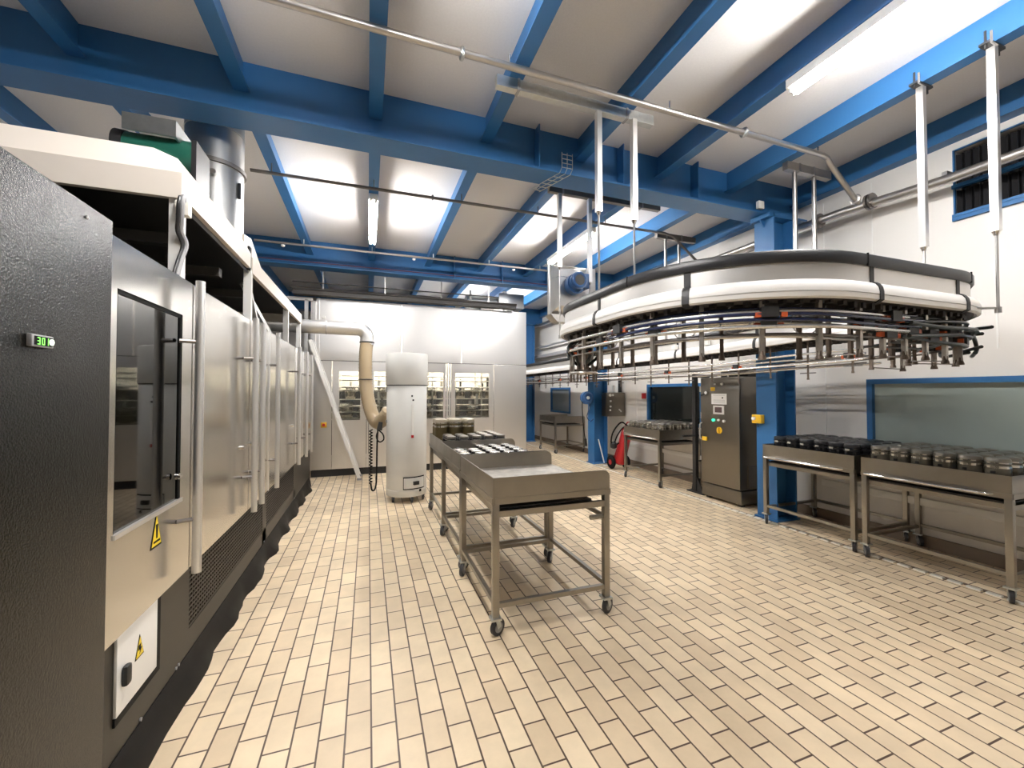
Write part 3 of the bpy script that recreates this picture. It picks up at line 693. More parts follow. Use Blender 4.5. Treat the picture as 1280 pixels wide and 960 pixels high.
ap = on_drum(.32, .20, .38, .33, .008, 'ink', 'ash_door')
on_drum(.32, .215, .365, .31, .011, 'drum', 'door_leaf', ap)
a0 = -PI/2+.36
MB().bar((DX+.315*math.cos(a0-.13), DY+.315*math.sin(a0-.13), .29), (DX+.315*math.cos(a0+.13), DY+.315*math.sin(a0+.13), .29), .035, .05).build('door_handle', 'black', ap, 0)
on_drum(.62, .155, .19, .03, .012, 'ink', 'label_plate')
on_drum(.18, .95, 1.42, .03, .014, 'white', 'level_gauge')
on_drum(.18, .94, .98, .032, .017, 'red', 'gauge_tip')
for dth, z in ((.16, 1.53), (.22, 1.47)): on_drum(dth, z, z+.025, .022, .008, 'ink', 'plug')
for an in (-2.5, -1.35, -.4, 1.2):
    x, y = DX+.25*math.cos(an), DY+.25*math.sin(an)
    w = MB().cyl((x-.014, y, .045), (x+.014, y, .045), .045, seg=16).build('caster_wheel', 'tyre', dr)
    MB().box(x-.022, x+.022, y-.02, y+.02, .05, .10).build('caster_fork', 'hub', w, 0)
MB().box(DX-.305, DX-.28, DY-.06, DY-.02, 1.15, 1.19).build('latch', 'hub', dr, 0)
MB().box(DX-.315, DX-.285, DY-.06, DY-.02, 1.60, 1.68).build('latch', 'hub', dr, 0)
cc = thing('hanging_coil_cable', (.10, 6.35, .25), 'black coiled cable with plug hanging between hose and drum', 'cable')
cp = []
for i in range(150):
    t_ = i/149; cp.append((.075+.019*math.cos(t_*110), 6.33+.019*math.sin(t_*110), 1.05-.78*t_))
lp = bez([(.075, 6.33, .27), (.09, 6.33, .18), (.115, 6.33, .16), (.14, 6.33, .20), (.155, 6.33, .34), (.16, 6.33, .8), (.17, 6.33, 1.05)], 30)
MB().tube([(p) for p in cp], .009, 6).build('coil', 'rubber', cc)
MB().tube(lp, .012, 8).build('lead', 'rubber', cc)
MB().tube(bez([(.17, 6.33, 1.05), (.24, 6.31, .98), (.25, 6.3, .90), (.19, 6.3, .87), (.15, 6.31, .95), (.19, 6.32, 1.08)], 20), .010, 8).build('loop', 'rubber', cc)
MB().cyl((.19, 6.32, 1.04), (.21, 6.32, 1.16), .04, .03, 12).build('plug', 'black', cc)

cc.location.x -= .03
# ladder leaning towards the machine
ld = thing('ladder', (-.14, 8.1, 0), 'white aluminium ladder leaning against the end of the coating machine', 'ladder')
A0, A1 = Vector((-.14, 0, .0)), Vector((-.97, 0, 2.52))
for y in (7.95, 8.31): MB().bar(A0+Vector((0, y, .02)), A1+Vector((0, y, 0)), .055, .028, up=(0, 1, 0)).build('side_rail', 'white', ld, 0)
for i in range(1, 9):
    p = A0.lerp(A1, i/9); MB().cyl((p.x, 7.93, p.z), (p.x, 8.33, p.z), .014, seg=8).build('rung', 'alu', ld)
for y in (7.95, 8.31): MB().box(-.18, -.10, y-.02, y+.02, 0, .04).build('rubber_foot', 'grey', ld, 0)

# ------------------------------------------------------------------ carts
def make_cart(zt, handle_side, group, label):
    """origin at the middle of the floor footprint; .88 wide in x, 1.0 long in y; tray open towards +x"""
    r = thing('tray_cart', (0, 0, 0), label, 'cart', group)
    W, Lh = .44, .50; zb = zt-.135
    tr = MB()
    MB().box(-W+.006, W, -Lh+.006, Lh-.006, zb, zb+.012).build('tray_floor', 'trayfloor', r, 0)
    tr.box(-W, -W+.006, -Lh, Lh, zb, zt)
    # end walls with a rounded outer top corner
    cr = [(-W, zb), (W, zb), (W, zt-.05)] + [(W-.05+.05*math.cos(a), zt-.05+.05*math.sin(a)) for a in (PI/8, PI/4, 3*PI/8)] + [(W-.05, zt), (-W, zt)]
    tr.prism(cr, 'y', -Lh, -Lh+.006); tr.prism(cr, 'y', Lh-.006, Lh)
    tr.build('tray', 'cart', r, 0)
    f = MB()
    for sy in (-1, 1): f.box(-W+.01, W, sy*Lh-.02-(.015 if sy > 0 else -.015), sy*Lh+.02-(.015 if sy > 0 else -.015), zb-.04, zb)
    for sx in (-1, 1): f.box(sx*W-.02-.012*sx, sx*W+.02-.012*sx, -Lh, Lh, zb-.04, zb)
    f.build('upper_frame', 'cart', r, 0)
    s2 = MB().box(-W+.035, W-.12, -Lh+.02, Lh-.02, zb-.125, zb-.085); s2.box(-W+.035, W-.03, -Lh+.0, -Lh+.03, zb-.125, zb-.085); s2.box(-W+.035, W-.03, Lh-.03, Lh, zb-.125, zb-.085)
    s2.build('shelf_runner', 'cart', r, 0)
    MB().box(-W+.045, W-.13, -Lh+.035, Lh-.035, zb-.082, zb-.070).build('under_shelf', 'dark', r, 0)
    for sx in (-1, 1):
        for sy in (-1, 1):
            x, y = sx*(W-.022), sy*(Lh-.022)
            lg = MB().box(x-.022, x+.022, y-.022, y+.022, .125, zb-.02, .003).build('leg', 'cart', r)
            an = R.uniform(-.25, .25) + (1.15 if sy < 0 else .75)
            d = Vector((math.sin(an), math.cos(an), 0)); n = Vector((d.y, -d.x, 0)); c0 = Vector((x, y, .055)) - d*.02*sy
            cs = MB().cyl(c0-n*.013, c0+n*.013, .055, seg=20).build('caster_wheel', 'tyre', lg)
            MB().cyl(c0-n*.016, c0+n*.016, .034, seg=16).build('wheel_hub', 'hub', lg)
            fk = MB()
            for q in (-1, 1): fk.bar(c0+n*.021*q, Vector((x, y, .118))+n*.021*q, .004, .032, up=tuple(d))
            fk.box(x-.035, x+.035, y-.035, y+.035, .112, .126)
            fk.build('caster_fork', 'galv', lg, 0)
    for nm, p0, p1 in (('front', (-W+.02, -Lh+.02, .20), (W-.02, -Lh+.02, .20)), ('back', (-W+.02, Lh-.02, .20), (W-.02, Lh-.02, .20)), ('left', (-W+.02, -Lh+.02, .215), (-W+.02, Lh-.02, .215)), ('right', (W-.02, -Lh+.02, .215), (W-.02, Lh-.02, .215))):
        MB().bar(p0, p1, .03, .03).build('stretcher', 'cart', r, 0)
    xs = W if handle_side > 0 else -W; o = .045*handle_side; zh = zb-.015
    MB().tube([(xs-.005*handle_side, -Lh+.10, zh), (xs+o*.8, -Lh+.13, zh), (xs+o, -Lh+.17, zh), (xs+o, Lh-.10, zh), (xs+o*.8, Lh-.05, zh), (xs-.005*handle_side, Lh-.03, zh)], .011, 8).build('push_bar', 'tube', r)
    if handle_side > 0:
        MB().tube([(W-.15, -Lh+.02, zb-.20), (W-.03, -Lh+.02, zb-.20), (W-.03, -Lh+.3, zb-.20), (W-.15, -Lh+.3, zb-.20)], .018, 6).build('tow_bracket', 'cart', r)
    return r
cartA = make_cart(1.037, 1, 'tray carts in the middle aisle', 'empty stainless tray cart on casters standing nearest in the aisle')
cartA.location = (1.215, 3.07, 0)
cartB = dup(cartA, (1.225, 4.32+.84, 0), 'stainless tray cart holding white-lidded jars, just behind the empty cart')
cartB.location = (1.225, 4.125, 0)
cartC = dup(cartA, (1.245, 5.19, 0), 'stainless tray cart with gold jars, farthest of the aisle carts')
cartW = make_cart(.962, -1, 'tray carts along the right wall', 'stainless wall cart loaded with glossy black pots by the blue column')
cartW.location = (5.015, 3.225, 0)
cartV = dup(cartW, (5.015, 2.165, 0), 'stainless wall cart loaded with brown banded pots under the frosted window')
cartU = dup(cartW, (5.015, 6.11, 0), 'stainless wall cart of round silver pots beyond the steel cabinet')
cartT = dup(cartW, (5.015, 10.14, 0), 'empty stainless cart in the far corner beyond the second blue column')

# white streaks / scuffs left on the empty tray stay in one thin film
# pots on the carts
def fill(kind, cx, cy, z, nx, ny, dx, dy, lab, group, skip=(), jit=.003, ):
    used = False
    for i in range(nx):
        for j in range(ny):
            if (i, j) in skip: continue
            x = cx + (i-(nx-1)/2)*dx + R.uniform(-jit, jit); y = cy + (j-(ny-1)/2)*dy + R.uniform(-jit, jit)
            l = lab(i, j)
            if not used:
                kind.location = (x, y, z); kind['label'] = l; kind['group'] = group; used = True
            else: dup(kind, (x, y, z), l, R.choice((0, .03, -.04)), group)
rowname = ['aisle-side', 'second', 'third', 'fourth', 'wall-side']
zw = .962-.135+.013
kb = pot_kind('black_pot', .071, .232, 'potblack', 'potblacklid', 'band', .03, 'pot', 18)
MB().box(-.081, -.072, -.020, .020, .160, .180).build('clasp_glint_tab', 'lidwhite', kb, 0)  # pale tab painted as the bright glint on each black pot
for q in kb.children_recursive:
    if q.name.startswith(('clamp_band', 'lid_ring')): q.data.materials[0] = MT['potblacklid']
fill(kb, 5.03, 3.20, zw, 5, 6, .163, .155, lambda i, j: 'glossy black pot beside the blue column, %s row, %s from the window cart' % (rowname[i], ORD[j]), 'black pots on the wall cart')
kv = pot_kind('brown_pot', .071, .245, 'potolive', 'potlid', 'band', .05, 'pot', 18, True)
fill(kv, 5.03, 2.18, zw, 5, 6, .163, .157, lambda i, j: 'brown pot with bright band under the frosted window, %s row, %s from the near end' % (rowname[i], ORD[j]), 'brown banded pots on the wall cart')
ks = pot_kind('round_pot', .069, .232, 'silverpot', 'potlid', 'band', .10, 'pot', 16)
fill(ks, 5.03, 6.10, zw, 5, 6, .165, .158, lambda i, j: 'round silver pot on the cart past the steel cabinet, %s row, %s from the cabinet' % (rowname[i], ORD[j]), 'round silver pots on the wall cart')
za = 1.037-.135+.013
kj = pot_kind('white_lidded_jar', .053, .088, 'jarblack', 'lidwhite', None, .0, 'jar', 18)
crow = ['front', 'second', 'third', 'fourth', 'back']
fill(kj, 1.212, 4.255, za, 5, 5, .152, .145, lambda i, j: 'black jar with bright lid on the middle aisle cart, %s row, %s from the left' % (crow[j], ORD[i]), 'white-lidded jars on the middle aisle cart', skip=((0, 3), (0, 4), (1, 3), (1, 4)))
kj2 = pot_kind('dark_jar', .055, .165, 'jarblack', 'potlid', 'lidwhite', .0, 'jar', 16)
fill(kj2, 1.242, 5.09, za, 5, 5, .152, .135, lambda i, j: 'dark jar with pale lid on the farthest aisle cart, %s row, %s from the left' % (crow[j], ORD[i]), 'dark jars on the farthest aisle cart', skip=((0, 3), (1, 3), (0, 4), (1, 4), (2, 4), (2, 3), (3, 4)))
kg = pot_kind('gold_jar', .085, .335, 'gold', 'goldlid', 'band', .0, 'jar', 20)
fill(kg, 1.092, 5.49, za, 3, 2, .182, .184, lambda i, j: 'gold jar with pale lid on farthest aisle cart, %s row, %s from left' % (['front', 'back'][j], ORD[i]), 'tall gold jars on the farthest aisle cart', jit=.002)
# crumpled black glove among the jars
gl = MB()
for i in range(9): gl.lathe([(.001, -.02), (.022, -.012), (.028, 0), (.02, .016), (.001, .024)], (1.0+R.uniform(-.06, .06), 4.47+R.uniform(-.05, .05), za+.022+R.uniform(0, .03)), 8)
solo(gl, 'crumpled_glove', 'black', 'crumpled black glove lying behind the jars on the middle aisle cart', 'glove', smooth=180)

# ------------------------------------------------------------------ overhead conveyor
def arc(cx, cy, r, a0, a1, n):
    return [(cx+r*math.cos(a0+(a1-a0)*i/n), cy+r*math.sin(a0+(a1-a0)*i/n)) for i in range(n+1)]
path2 = arc(2.59, 3.45, .58, PI/2, PI, 14)          # from behind, round to the left branch
path2 += [(2.01, 3.2), (2.01, 2.95)] + arc(2.87, 2.70, .86, PI, 1.5*PI, 20)
path2 += [(3.1, 1.84), (3.5, 1.84)] + arc(3.93, 2.44, .60, 1.5*PI, 2*PI, 14)
path2 += [(4.515, 3.2), (4.50, 3.9), (4.50, 5.0), (4.50, 6.5), (4.50, 8.0), (4.50, 10.0), (4.50, 12.9)]
def zbase(p):
    # the track falls slightly on its way to the far run
    k = 0.0
    if p[0] > 3.4: k = min(1.0, max(0.0, (p[1]-2.0)/2.2))
    return -0.065*k
pp = [Vector((p[0], p[1], zbase(p))) for p in path2]
cum = [0.0]
for a, b2 in zip(pp, pp[1:]): cum.append(cum[-1]+(b2-a).length)
STOT = cum[-1]
def at(s):
    s = min(max(s, 0), STOT-1e-6); i = 0
    while cum[i+1] < s: i += 1
    t = (s-cum[i])/(cum[i+1]-cum[i]); p = pp[i].lerp(pp[i+1], t)
    def tan(k):
        a = pp[max(0, k-1)]; b3 = pp[min(len(pp)-1, k+1)]; return Vector((b3.x-a.x, b3.y-a.y, 0)).normalized()
    d = tan(i).lerp(tan(i+1), t).normalized()
    return p, d, Vector((d.y, -d.x, 0))
def sweep(mb, prof, s0=0.0, s1=None, closed=True):
    s1 = STOT if s1 is None else s1
    ss = sorted({s0, s1, *[c for c in cum if s0 < c < s1]}); rings = []
    for s in ss:
        p, d, n = at(s); rings.append([mb.bm.verts.new((p.x+n.x*u, p.y+n.y*u, p.z+z)) for u, z in prof])
    m_ = len(prof)
    for A, B in zip(rings, rings[1:]):
        for k_ in range(m_ if closed else m_-1):
            j = (k_+1) % m_; mb.bm.faces.new((A[k_], A[j], B[j], B[k_]))
    if closed: mb.bm.faces.new(rings[0]); mb.bm.faces.new(rings[-1][::-1])
    return mb
mir = lambda pr: [(-u, z) for u, z in pr]
cv = thing('overhead_conveyor', (3.2, 3.4, 1.7), 'overhead conveyor loop with charcoal rim and white skirt hanging from the beams', 'conveyor')
rimp = [(.168, 2.388), (.188, 2.388), (.196, 2.40), (.196, 2.452), (.188, 2.462), (.168, 2.462)]
sidp = [(.168, 2.275), (.176, 2.275), (.176, 2.39), (.168, 2.39)]
covp = [(.168, 2.285), (.19, 2.283), (.207, 2.272), (.221, 2.250), (.228, 2.222), (.228, 2.205), (.219, 2.205), (.219, 2.198), (.228, 2.198), (.226, 2.172), (.205, 2.163), (.205, 2.175), (.168, 2.20)]
for nm, pr, ma in (('rim', rimp, 'rim'), ('side_panel', sidp, 'sidepanel'), ('lower_cover', covp, 'cover')):
    b = MB(); sweep(b, pr); sweep(b, mir(pr)[::-1]); b.build(nm, ma, cv, 50)
b = MB(); sweep(b, [(-.165, 2.376), (.165, 2.376), (.165, 2.384), (-.165, 2.384)]); b.build('top_plate', 'dpipe', cv, 50)
b = MB(); sweep(b, [(-.19, 2.168), (.19, 2.168), (.19, 2.182), (-.19, 2.182)]); sweep(b, [(-.05, 2.135), (.05, 2.135), (.05, 2.17), (-.05, 2.17)])
s = 0.05
while s < STOT-.1:
    p, d, n = at(s)
    for u in (-.13, .13):
        q = p+n*u; b.bar((q.x, q.y, q.z+2.168), (q.x, q.y, q.z+2.168-R.uniform(.015, .04)), .03, .035)
    q = p; b.bar((q.x-d.x*.03, q.y-d.y*.03, q.z+2.13), (q.x+d.x*.03, q.y+d.y*.03, q.z+2.13), .05, .03)
    s += .085
b.build('chain_track', 'under', cv, 0)
# black straps over the skirt, and rim joints
sn_near = cum[[i for i, p in enumerate(path2) if p == (3.1, 1.84)][0]]
straps = [1.35, 2.12, sn_near-.13, sn_near+.80, sn_near+1.75, sn_near+2.9, sn_near+4.2, sn_near+5.7, sn_near+7.4]
for s in straps:
    if s > STOT: continue
    for sg in (1, -1):
        b = MB()
        pr = [(.176, 2.39), (.181, 2.39), (.181, 2.288), (.195, 2.289), (.213, 2.276), (.228, 2.252), (.234, 2.222), (.234, 2.17), (.20, 2.150), (.20, 2.158), (.228, 2.172), (.228, 2.222), (.222, 2.25), (.207, 2.272), (.19, 2.283), (.176, 2.283)]
        sweep(b, pr if sg > 0 else mir(pr)[::-1], s, s+.035)
        b.build('strap', 'black', cv, 40)
for s in (1.75, sn_near-.18, sn_near+.95, sn_near+3.3):
    b = MB(); sweep(b, [(.19, 2.386), (.199, 2.386), (.199, 2.465), (.19, 2.465)], s, s+.008); b.build('rim_joint', 'ink', cv, 0)
# guide tubes and hoses under the track
def rail(u, z, s0, s1, r, m, name, wob=0.0, step=.09, seg=8):
    pts = []; s = s0; ph = R.uniform(0, 6)
    while s <= s1:
        p, d, n = at(s); q = p+n*(u+wob*.6*math.sin(s*2.1+ph))
        pts.append((q.x, q.y, q.z+z+wob*math.sin(s*3.3+ph*2))); s += step
    if len(pts) > 2: MB().tube(pts, r, seg).build(name, m, cv, 60)
sA, sB = .75, sn_near+.35
rail(.15, 2.095, sA, sB, .014, 'tubel', 'guide_tube'); rail(.10, 2.055, sA, sB, .014, 'tubel', 'guide_tube')
rail(.15, 2.005, sA, sB, .014, 'tubel', 'guide_tube'); rail(-.12, 2.07, sA, sB, .014, 'tubel', 'guide_tube'); rail(-.12, 1.98, sA, sB, .014, 'tubel', 'guide_tube')
rail(.12, 1.955, sA, sB, .008, 'dpipe', 'guide_tube'); rail(.02, 1.975, sA, sB, .008, 'dpipe', 'guide_tube')
for u, z in ((.17, 2.075), (.13, 2.115), (.16, 2.04)): rail(u, z, 1.5, sB+.1, .011, 'bluehose', 'air_hose', .008)
for u, z in ((.16, 2.085), (.12, 2.03), (.05, 2.06), (-.05, 2.02), (.17, 1.985), (.0, 1.99), (.10, 2.10), (-.02, 2.08), (.14, 1.96), (-.11, 2.06), (.19, 2.06)): rail(u, z, sB-.1, sB+1.15+R.uniform(-.2, .4), .013, 'hose', 'air_hose', .02)
rail(.08, 1.94, sB-.1, sB+1.5, .008, 'dpipe', 'guide_tube', .008); rail(-.1, 1.93, sB-.1, sB+1.9, .008, 'dpipe', 'guide_tube', .008)
sF0 = sB+1.5
for u, z, r, m in ((-.15, 2.03, .012, 'tubel'), (-.12, 1.985, .013, 'tubel'), (-.15, 1.93, .012, 'tubel'), (-.05, 1.96, .007, 'dpipe'), (-.10, 1.90, .007, 'dpipe'), (.1, 1.96, .011, 'tubel'), (.12, 1.90, .011, 'tubel')):
    rail(u, z, sF0, STOT-.6, r, m, 'guide_tube', .006, .12)
# looping hose ends at the near right corner
for k_, (s, u) in enumerate(((sB+.95, .20), (sB+1.05, .16), (sB+.75, .18))):
    p, d, n = at(s); o = p+n*u; ez = 2.07-.03*k_
    pts = bez([(o.x-d.x*.35, o.y-d.y*.35, o.z+ez), (o.x-d.x*.05, o.y-d.y*.05, o.z+ez+.015), (o.x+d.x*.10+n.x*.02, o.y+d.y*.10+n.y*.02, o.z+ez-.02), (o.x+d.x*.14+n.x*.03, o.y+d.y*.14+n.y*.03, o.z+ez-.09), (o.x+d.x*.05, o.y+d.y*.05, o.z+ez-.14), (o.x-d.x*.22, o.y-d.y*.22, o.z+ez-.13)], 30)
    MB().tube(pts, .013, 8).build('hose_loop', 'hose', cv, 60)
# thin looping wires
for s, u, dz in ((2.35, .1, 0), (2.75, .05, -.02), (1.45, .12, -.02), (2.0, -.1, 0)):
    p, d, n = at(s); o = p+n*u
    MB().tube(bez([(o.x, o.y, o.z+2.15), (o.x-d.x*.07, o.y-d.y*.07, o.z+2.06+dz), (o.x+d.x*.02, o.y+d.y*.02, o.z+1.97+dz), (o.x+d.x*.12, o.y+d.y*.12, o.z+2.05+dz), (o.x+d.x*.16, o.y+d.y*.16, o.z+2.15)], 20), .004, 5).build('loop_wire', 'grey', cv, 60)
# spindles: upright bars with flared feet
def spindle(s, u, zb, w, m, foot='rust', cone=True, ztop=2.17):
    p, d, n = at(s); q = p+n*u
    b = MB().bar((q.x, q.y, q.z+ztop), (q.x, q.y, q.z+zb+.03), w, w, up=tuple(d)).build('spindle', m, cv, 0)
    if cone: MB().lathe([(w*.55, .055), (w*.62, .03), (w*.88, .012), (w*.88, 0)], (q.x, q.y, q.z+zb), 10).build('spindle_foot', foot, b, 60)
    return q
def clamp(s, u, z, big=1.0):
    p, d, n = at(s); q = p+n*u
    def bx(o, l, h, w, nm, m, par):
        return MB().bar((q.x+d.x*(o-l/2), q.y+d.y*(o-l/2), q.z+z), (q.x+d.x*(o+l/2), q.y+d.y*(o+l/2), q.z+z), w, h).build(nm, m, par, 0)
    b = bx(.03, .085*big, .06*big, .06, 'hose_clamp', 'black', cv)
    MB().bar((q.x-d.x*.01, q.y-d.y*.01, q.z+z-.015), (q.x-d.x*.045*big, q.y-d.y*.045*big, q.z+z-.015), .03, .03).build('orange_cap', 'orange', b, 0)
    MB().bar((q.x+d.x*.085*big, q.y+d.y*.085*big, q.z+z-.018), (q.x+d.x*.115*big, q.y+d.y*.115*big, q.z+z-.018), .03, .03).build('orange_cap', 'orange', b, 0)
s = .70; i = 0
while s < sB+1.55:
    near = s > sn_near-.25
    zb = 1.80 if not near else (1.80 if s > sB+.2 else 1.82)
    spindle(s, .12, zb, .026, 'spin'); 
    spindle(s+.10, -.13, zb+.02, .024, 'rust')
    if i % 2 == 0 or near: clamp(s, .13, 2.03 if i % 2 == 0 else 1.99, 1.25 if near else 1.0)
    if i in (3, 6, 9): clamp(s, .16, 2.09, 1.1)
    if near and i % 2 == 0:
        p, d, n = at(s); p2, d2, n2 = at(s+.10)
        MB().cyl((p.x+n.x*.12, p.y+n.y*.12, p.z+zb+.02), (p2.x-n2.x*.13, p2.y-n2.y*.13, p2.z+zb+.04), .005, seg=6).build('cross_wire', 'dpipe', cv)
    s += .30 if not near else .23; i += 1
s = sF0+.1; i = 0
while s < STOT-.8:
    zb = 1.76 if i % 2 else 1.80
    spindle(s, -.13, zb, .014, 'rust', 'rust'); 
    p, d, n = at(s); q = p-n*.13
    MB().bar((q.x-d.x*.08, q.y-d.y*.08, q.z+zb+.07), (q.x+d.x*.08, q.y+d.y*.08, q.z+zb+.07), .012, .012).build('cross_bar', 'dpipe', cv, 0)
    if i % 3 == 0: clamp(s, -.13, 1.975, .8)
    s += .42; i += 1
# loading star hanging at the left end
p, d, n = at(.72)
for u in (-.09, .10):
    q = p+n*u; MB().cyl((q.x, q.y, 2.15), (q.x, q.y, 1.80), .014, seg=8).build('carrier_post', 'spin', cv)
MB().torus((p.x, p.y, 1.79), .13, .014, 'z').build('carrier_ring', 'spin', cv)
for k_ in range(10):
    a = 2*PI*k_/10; q = (p.x+.13*math.cos(a), p.y+.13*math.sin(a))
    MB().cyl((q[0], q[1], 1.86), (q[0], q[1], 1.70), .008, seg=6).build('carrier_pin', 'rust', cv)
for k_ in range(6):
    a = 2*PI*k_/6; MB().tube(bez([(p.x+.06*math.cos(a), p.y+.06*math.sin(a), 2.12), (p.x+.17*math.cos(a), p.y+.17*math.sin(a), 2.04), (p.x+.14*math.cos(a+.5), p.y+.14*math.sin(a+.5), 1.95), (p.x+.05*math.cos(a), p.y+.05*math.sin(a), 1.86)], 15), .015, 7).build('carrier_hose', 'hose', cv, 60)
MB().lathe([(.05, 1.82), (.06, 1.9), (.05, 2.1), (.06, 2.15)], (p.x, p.y, 0), 10).build('carrier_hub', 'rust', cv)
clamp(.72, .10, 1.99); clamp(.78, -.02, 2.0)
# sensor boxes on the far run
for s in (sB+3.3, sB+3.9):
    p, d, n = at(s); q = p-n*.20
    MB().box(q.x-.02, q.x+.02, q.y-.05, q.y+.05, q.z+2.29, q.z+2.36, .004).build('sensor_box', 'white', cv)
# brackets to the rods
RODS = [(4.20, 1.575), (4.2, 1.975), (1.84, 3.005), (2.185, 2.99), (2.165, 4.42), (2.575, 4.42)]
MB().prism([(4.05, 1.70), (4.10, 1.66), (4.215, 1.585), (4.20, 1.565), (4.02, 1.64)], 'z', 2.19, 2.20).build('rod_bracket', 'steel', cv, 0)
MB().prism([(1.79, 2.93), (1.86, 2.93), (1.86, 3.10), (1.79, 3.10)], 'z', 2.215, 2.235).build('rod_bracket', 'rust', cv, 0)
MB().cyl((1.80, 3.01, 2.16), (1.82, 3.01, 2.215), .02, .035, 10).build('bracket_cone', 'rust', cv)

# drive unit at the left end of the track
dv = thing('drive_unit', (2.43, 4.6, 2.47), 'stainless drive box with a blue motor above the conveyor left end', 'drive unit')
m = MB(); m.box(2.11, 2.76, 4.60, 4.66, 2.56, 3.19, .006)
m.hull([(2.12, 4.60, 2.57), (2.58, 4.60, 2.57), (2.58, 4.60, 3.18), (2.12, 4.60, 3.18)], [(2.20, 4.49, 2.66), (2.58, 4.53, 2.62), (2.58, 4.53, 3.15), (2.20, 4.49, 3.10)])
m.box(2.60, 2.75, 4.575, 4.60, 2.57, 3.18, .004)
m.build('casing', 'steel', dv, 0)
m = MB(); m.hull([(2.20, 4.56, 2.47), (2.62, 4.56, 2.47), (2.62, 4.72, 2.47), (2.20, 4.72, 2.47)], [(2.11, 4.56, 2.56), (2.76, 4.56, 2.56), (2.76, 4.72, 2.56), (2.11, 4.72, 2.56)])
m.build('taper', 'pipe', dv, 0)
MB().cyl((2.385, 4.40, 2.92), (2.385, 4.50, 2.92), .125, seg=24).build('motor', 'bluemotor', dv)
MB().cyl((2.37, 4.31, 2.935), (2.385, 4.41, 2.93), .105, seg=24).build('motor_body', 'bluemotor', dv)
MB().torus((2.37, 4.305, 2.935), .08, .02, 'y').build('fan_cowl_ring', 'bluemotor', dv)
MB().cyl((2.37, 4.295, 2.935), (2.37, 4.31, 2.935), .065, seg=20).build('fan_cover', 'black', dv)
MB().box(2.47, 2.535, 4.36, 4.52, 2.86, 3.04, .008).build('terminal_box', 'bluemotor', dv)
MB().box(2.36, 2.44, 4.495, 4.508, 2.68, 2.72).build('name_plate', 'paper', dv, 0)

# hangers: strut channels with tube and threaded rod
def channel(x0, x1, y, z, label, m='galv', axis='x'):
    t = thing('strut_channel', ((x0+x1)/2, y, z), label, 'channel')
    MB().box(x0, x1, y-.03, y+.03, z-.025, z+.062).build('channel_bar', m, t, 0)
    for x in (x0+.18, x1-.28): MB().box(x-.01, x+.01, y-.038, y+.038, z-.032, z+.064).build('beam_clip', 'hub', t, 0)
channel(.93, 2.40, 3.02, 4.015, 'long galvanised strut channel under the joists, nearest the viewer')
channel(2.02, 3.62, 4.42, 4.015, 'dark strut channel above the conveyor drive box', 'dpipe')
channel(4.22, 4.90, 3.13, 4.015, 'grey strut channel by the head of the near blue column', 'pipe')
channel(4.2, 4.95, 5.2, 4.015, 'dark strut channel far along over the conveyor far run', 'dpipe')
def hanger(x, y, ztop, ztube, zend, label, m='alu'):
    t = thing('hanger_rod', (x, y, zend), label, 'hanger rod', 'conveyor hanger rods')
    MB().bar((x, y, ztop), (x, y, ztube), .045, .045).build('sleeve', m, t, 0)
    MB().lathe([(.024, 0), (.018, -.012), (.012, -.03), (.001, -.03)], (x, y, ztube), 10).build('sleeve_nut', 'tube', t)
    MB().cyl((x, y, ztube), (x, y, zend), .009, seg=8).build('threaded_rod', 'pipe', t)
    MB().cyl((x, y, zend-.03), (x, y, zend+.01), .018, seg=10).build('end_nut', 'pipe', t)
    return t
for (x, y), zt, ze, lab in zip(RODS, (2.74, 2.76, 3.13, 3.10, 3.10, 2.95), (2.19, 2.40, 2.235, 2.40, 2.27, 2.62), (
        'conveyor hanger rod at the far right edge by the high opening', 'conveyor hanger rod second from the right edge', 'conveyor hanger rod on the near strut channel, left one of two',
        'conveyor hanger rod on the near strut channel, right one of two', 'conveyor hanger rod left of the blue drive motor', 'conveyor hanger rod in front of the drive box, right of its motor')):
    hanger(x, y, 4.08 if x > 4 else 3.99, zt, ze, lab)
    if x > 4:
        c = thing('beam_clamp', (x, y, 4.04), 'steel beam clamp on the bright joist holding the %s rod' % ('rightmost' if y < 1.8 else 'second right'), 'clamp')
        MB().box(x-.10, x+.10, y-.03, y+.03, 4.062, 4.079).build('clamp_plate', 'rim', c, 0)
        for sx in (-.085, .085): MB().cyl((x+sx, y, 4.03), (x+sx, y, 4.16), .008, seg=8).build('bolt', 'rim', c)
        MB().tube([(x-.10, y-.035, 4.13), (x-.10, y-.035, 4.05), (x-.03, y-.035, 4.045)], .008, 6).build('hook', 'tube', c)
for x, y, lab in ((4.36, 3.13, 'steel pole from grey channel to conveyor rim, left of the pair'), (4.66, 3.13, 'steel pole from grey channel to conveyor rim, right of the pair'), (4.38, 5.2, 'slim steel pole over the conveyor far run, left of two'), (4.64, 5.2, 'slim steel pole over the conveyor far run, right of two')):
    solo(MB().cyl((x, y, 2.405), (x, y, 3.99), .022, seg=12), 'support_pole', 'pipe', lab, 'pole')
# mesh cable ladder hanging off the main beam
cl = MB()
for sx in (0, .06, .12):
    cl.tube([(1.86+sx, 3.74, 4.06), (1.86+sx, 3.74, 3.90), (1.83+sx, 3.735, 3.835), (1.80+sx, 3.77, 3.825), (1.66+sx, 4.15, 3.825)], .004, 5)
for k_ in range(4): cl.cyl((1.86, 3.74, 4.04-k_*.045), (1.98, 3.74, 4.04-k_*.045), .004, seg=5)
for k_ in range(5): cl.cyl((1.79-.03*k_, 3.80+.08*k_, 3.825), (1.91-.03*k_, 3.80+.08*k_, 3.825), .004, seg=5)
solo(cl, 'hanging_cable_ladder', 'galv', 'small wire mesh cable ladder bent around the near main beam', 'cable ladder')

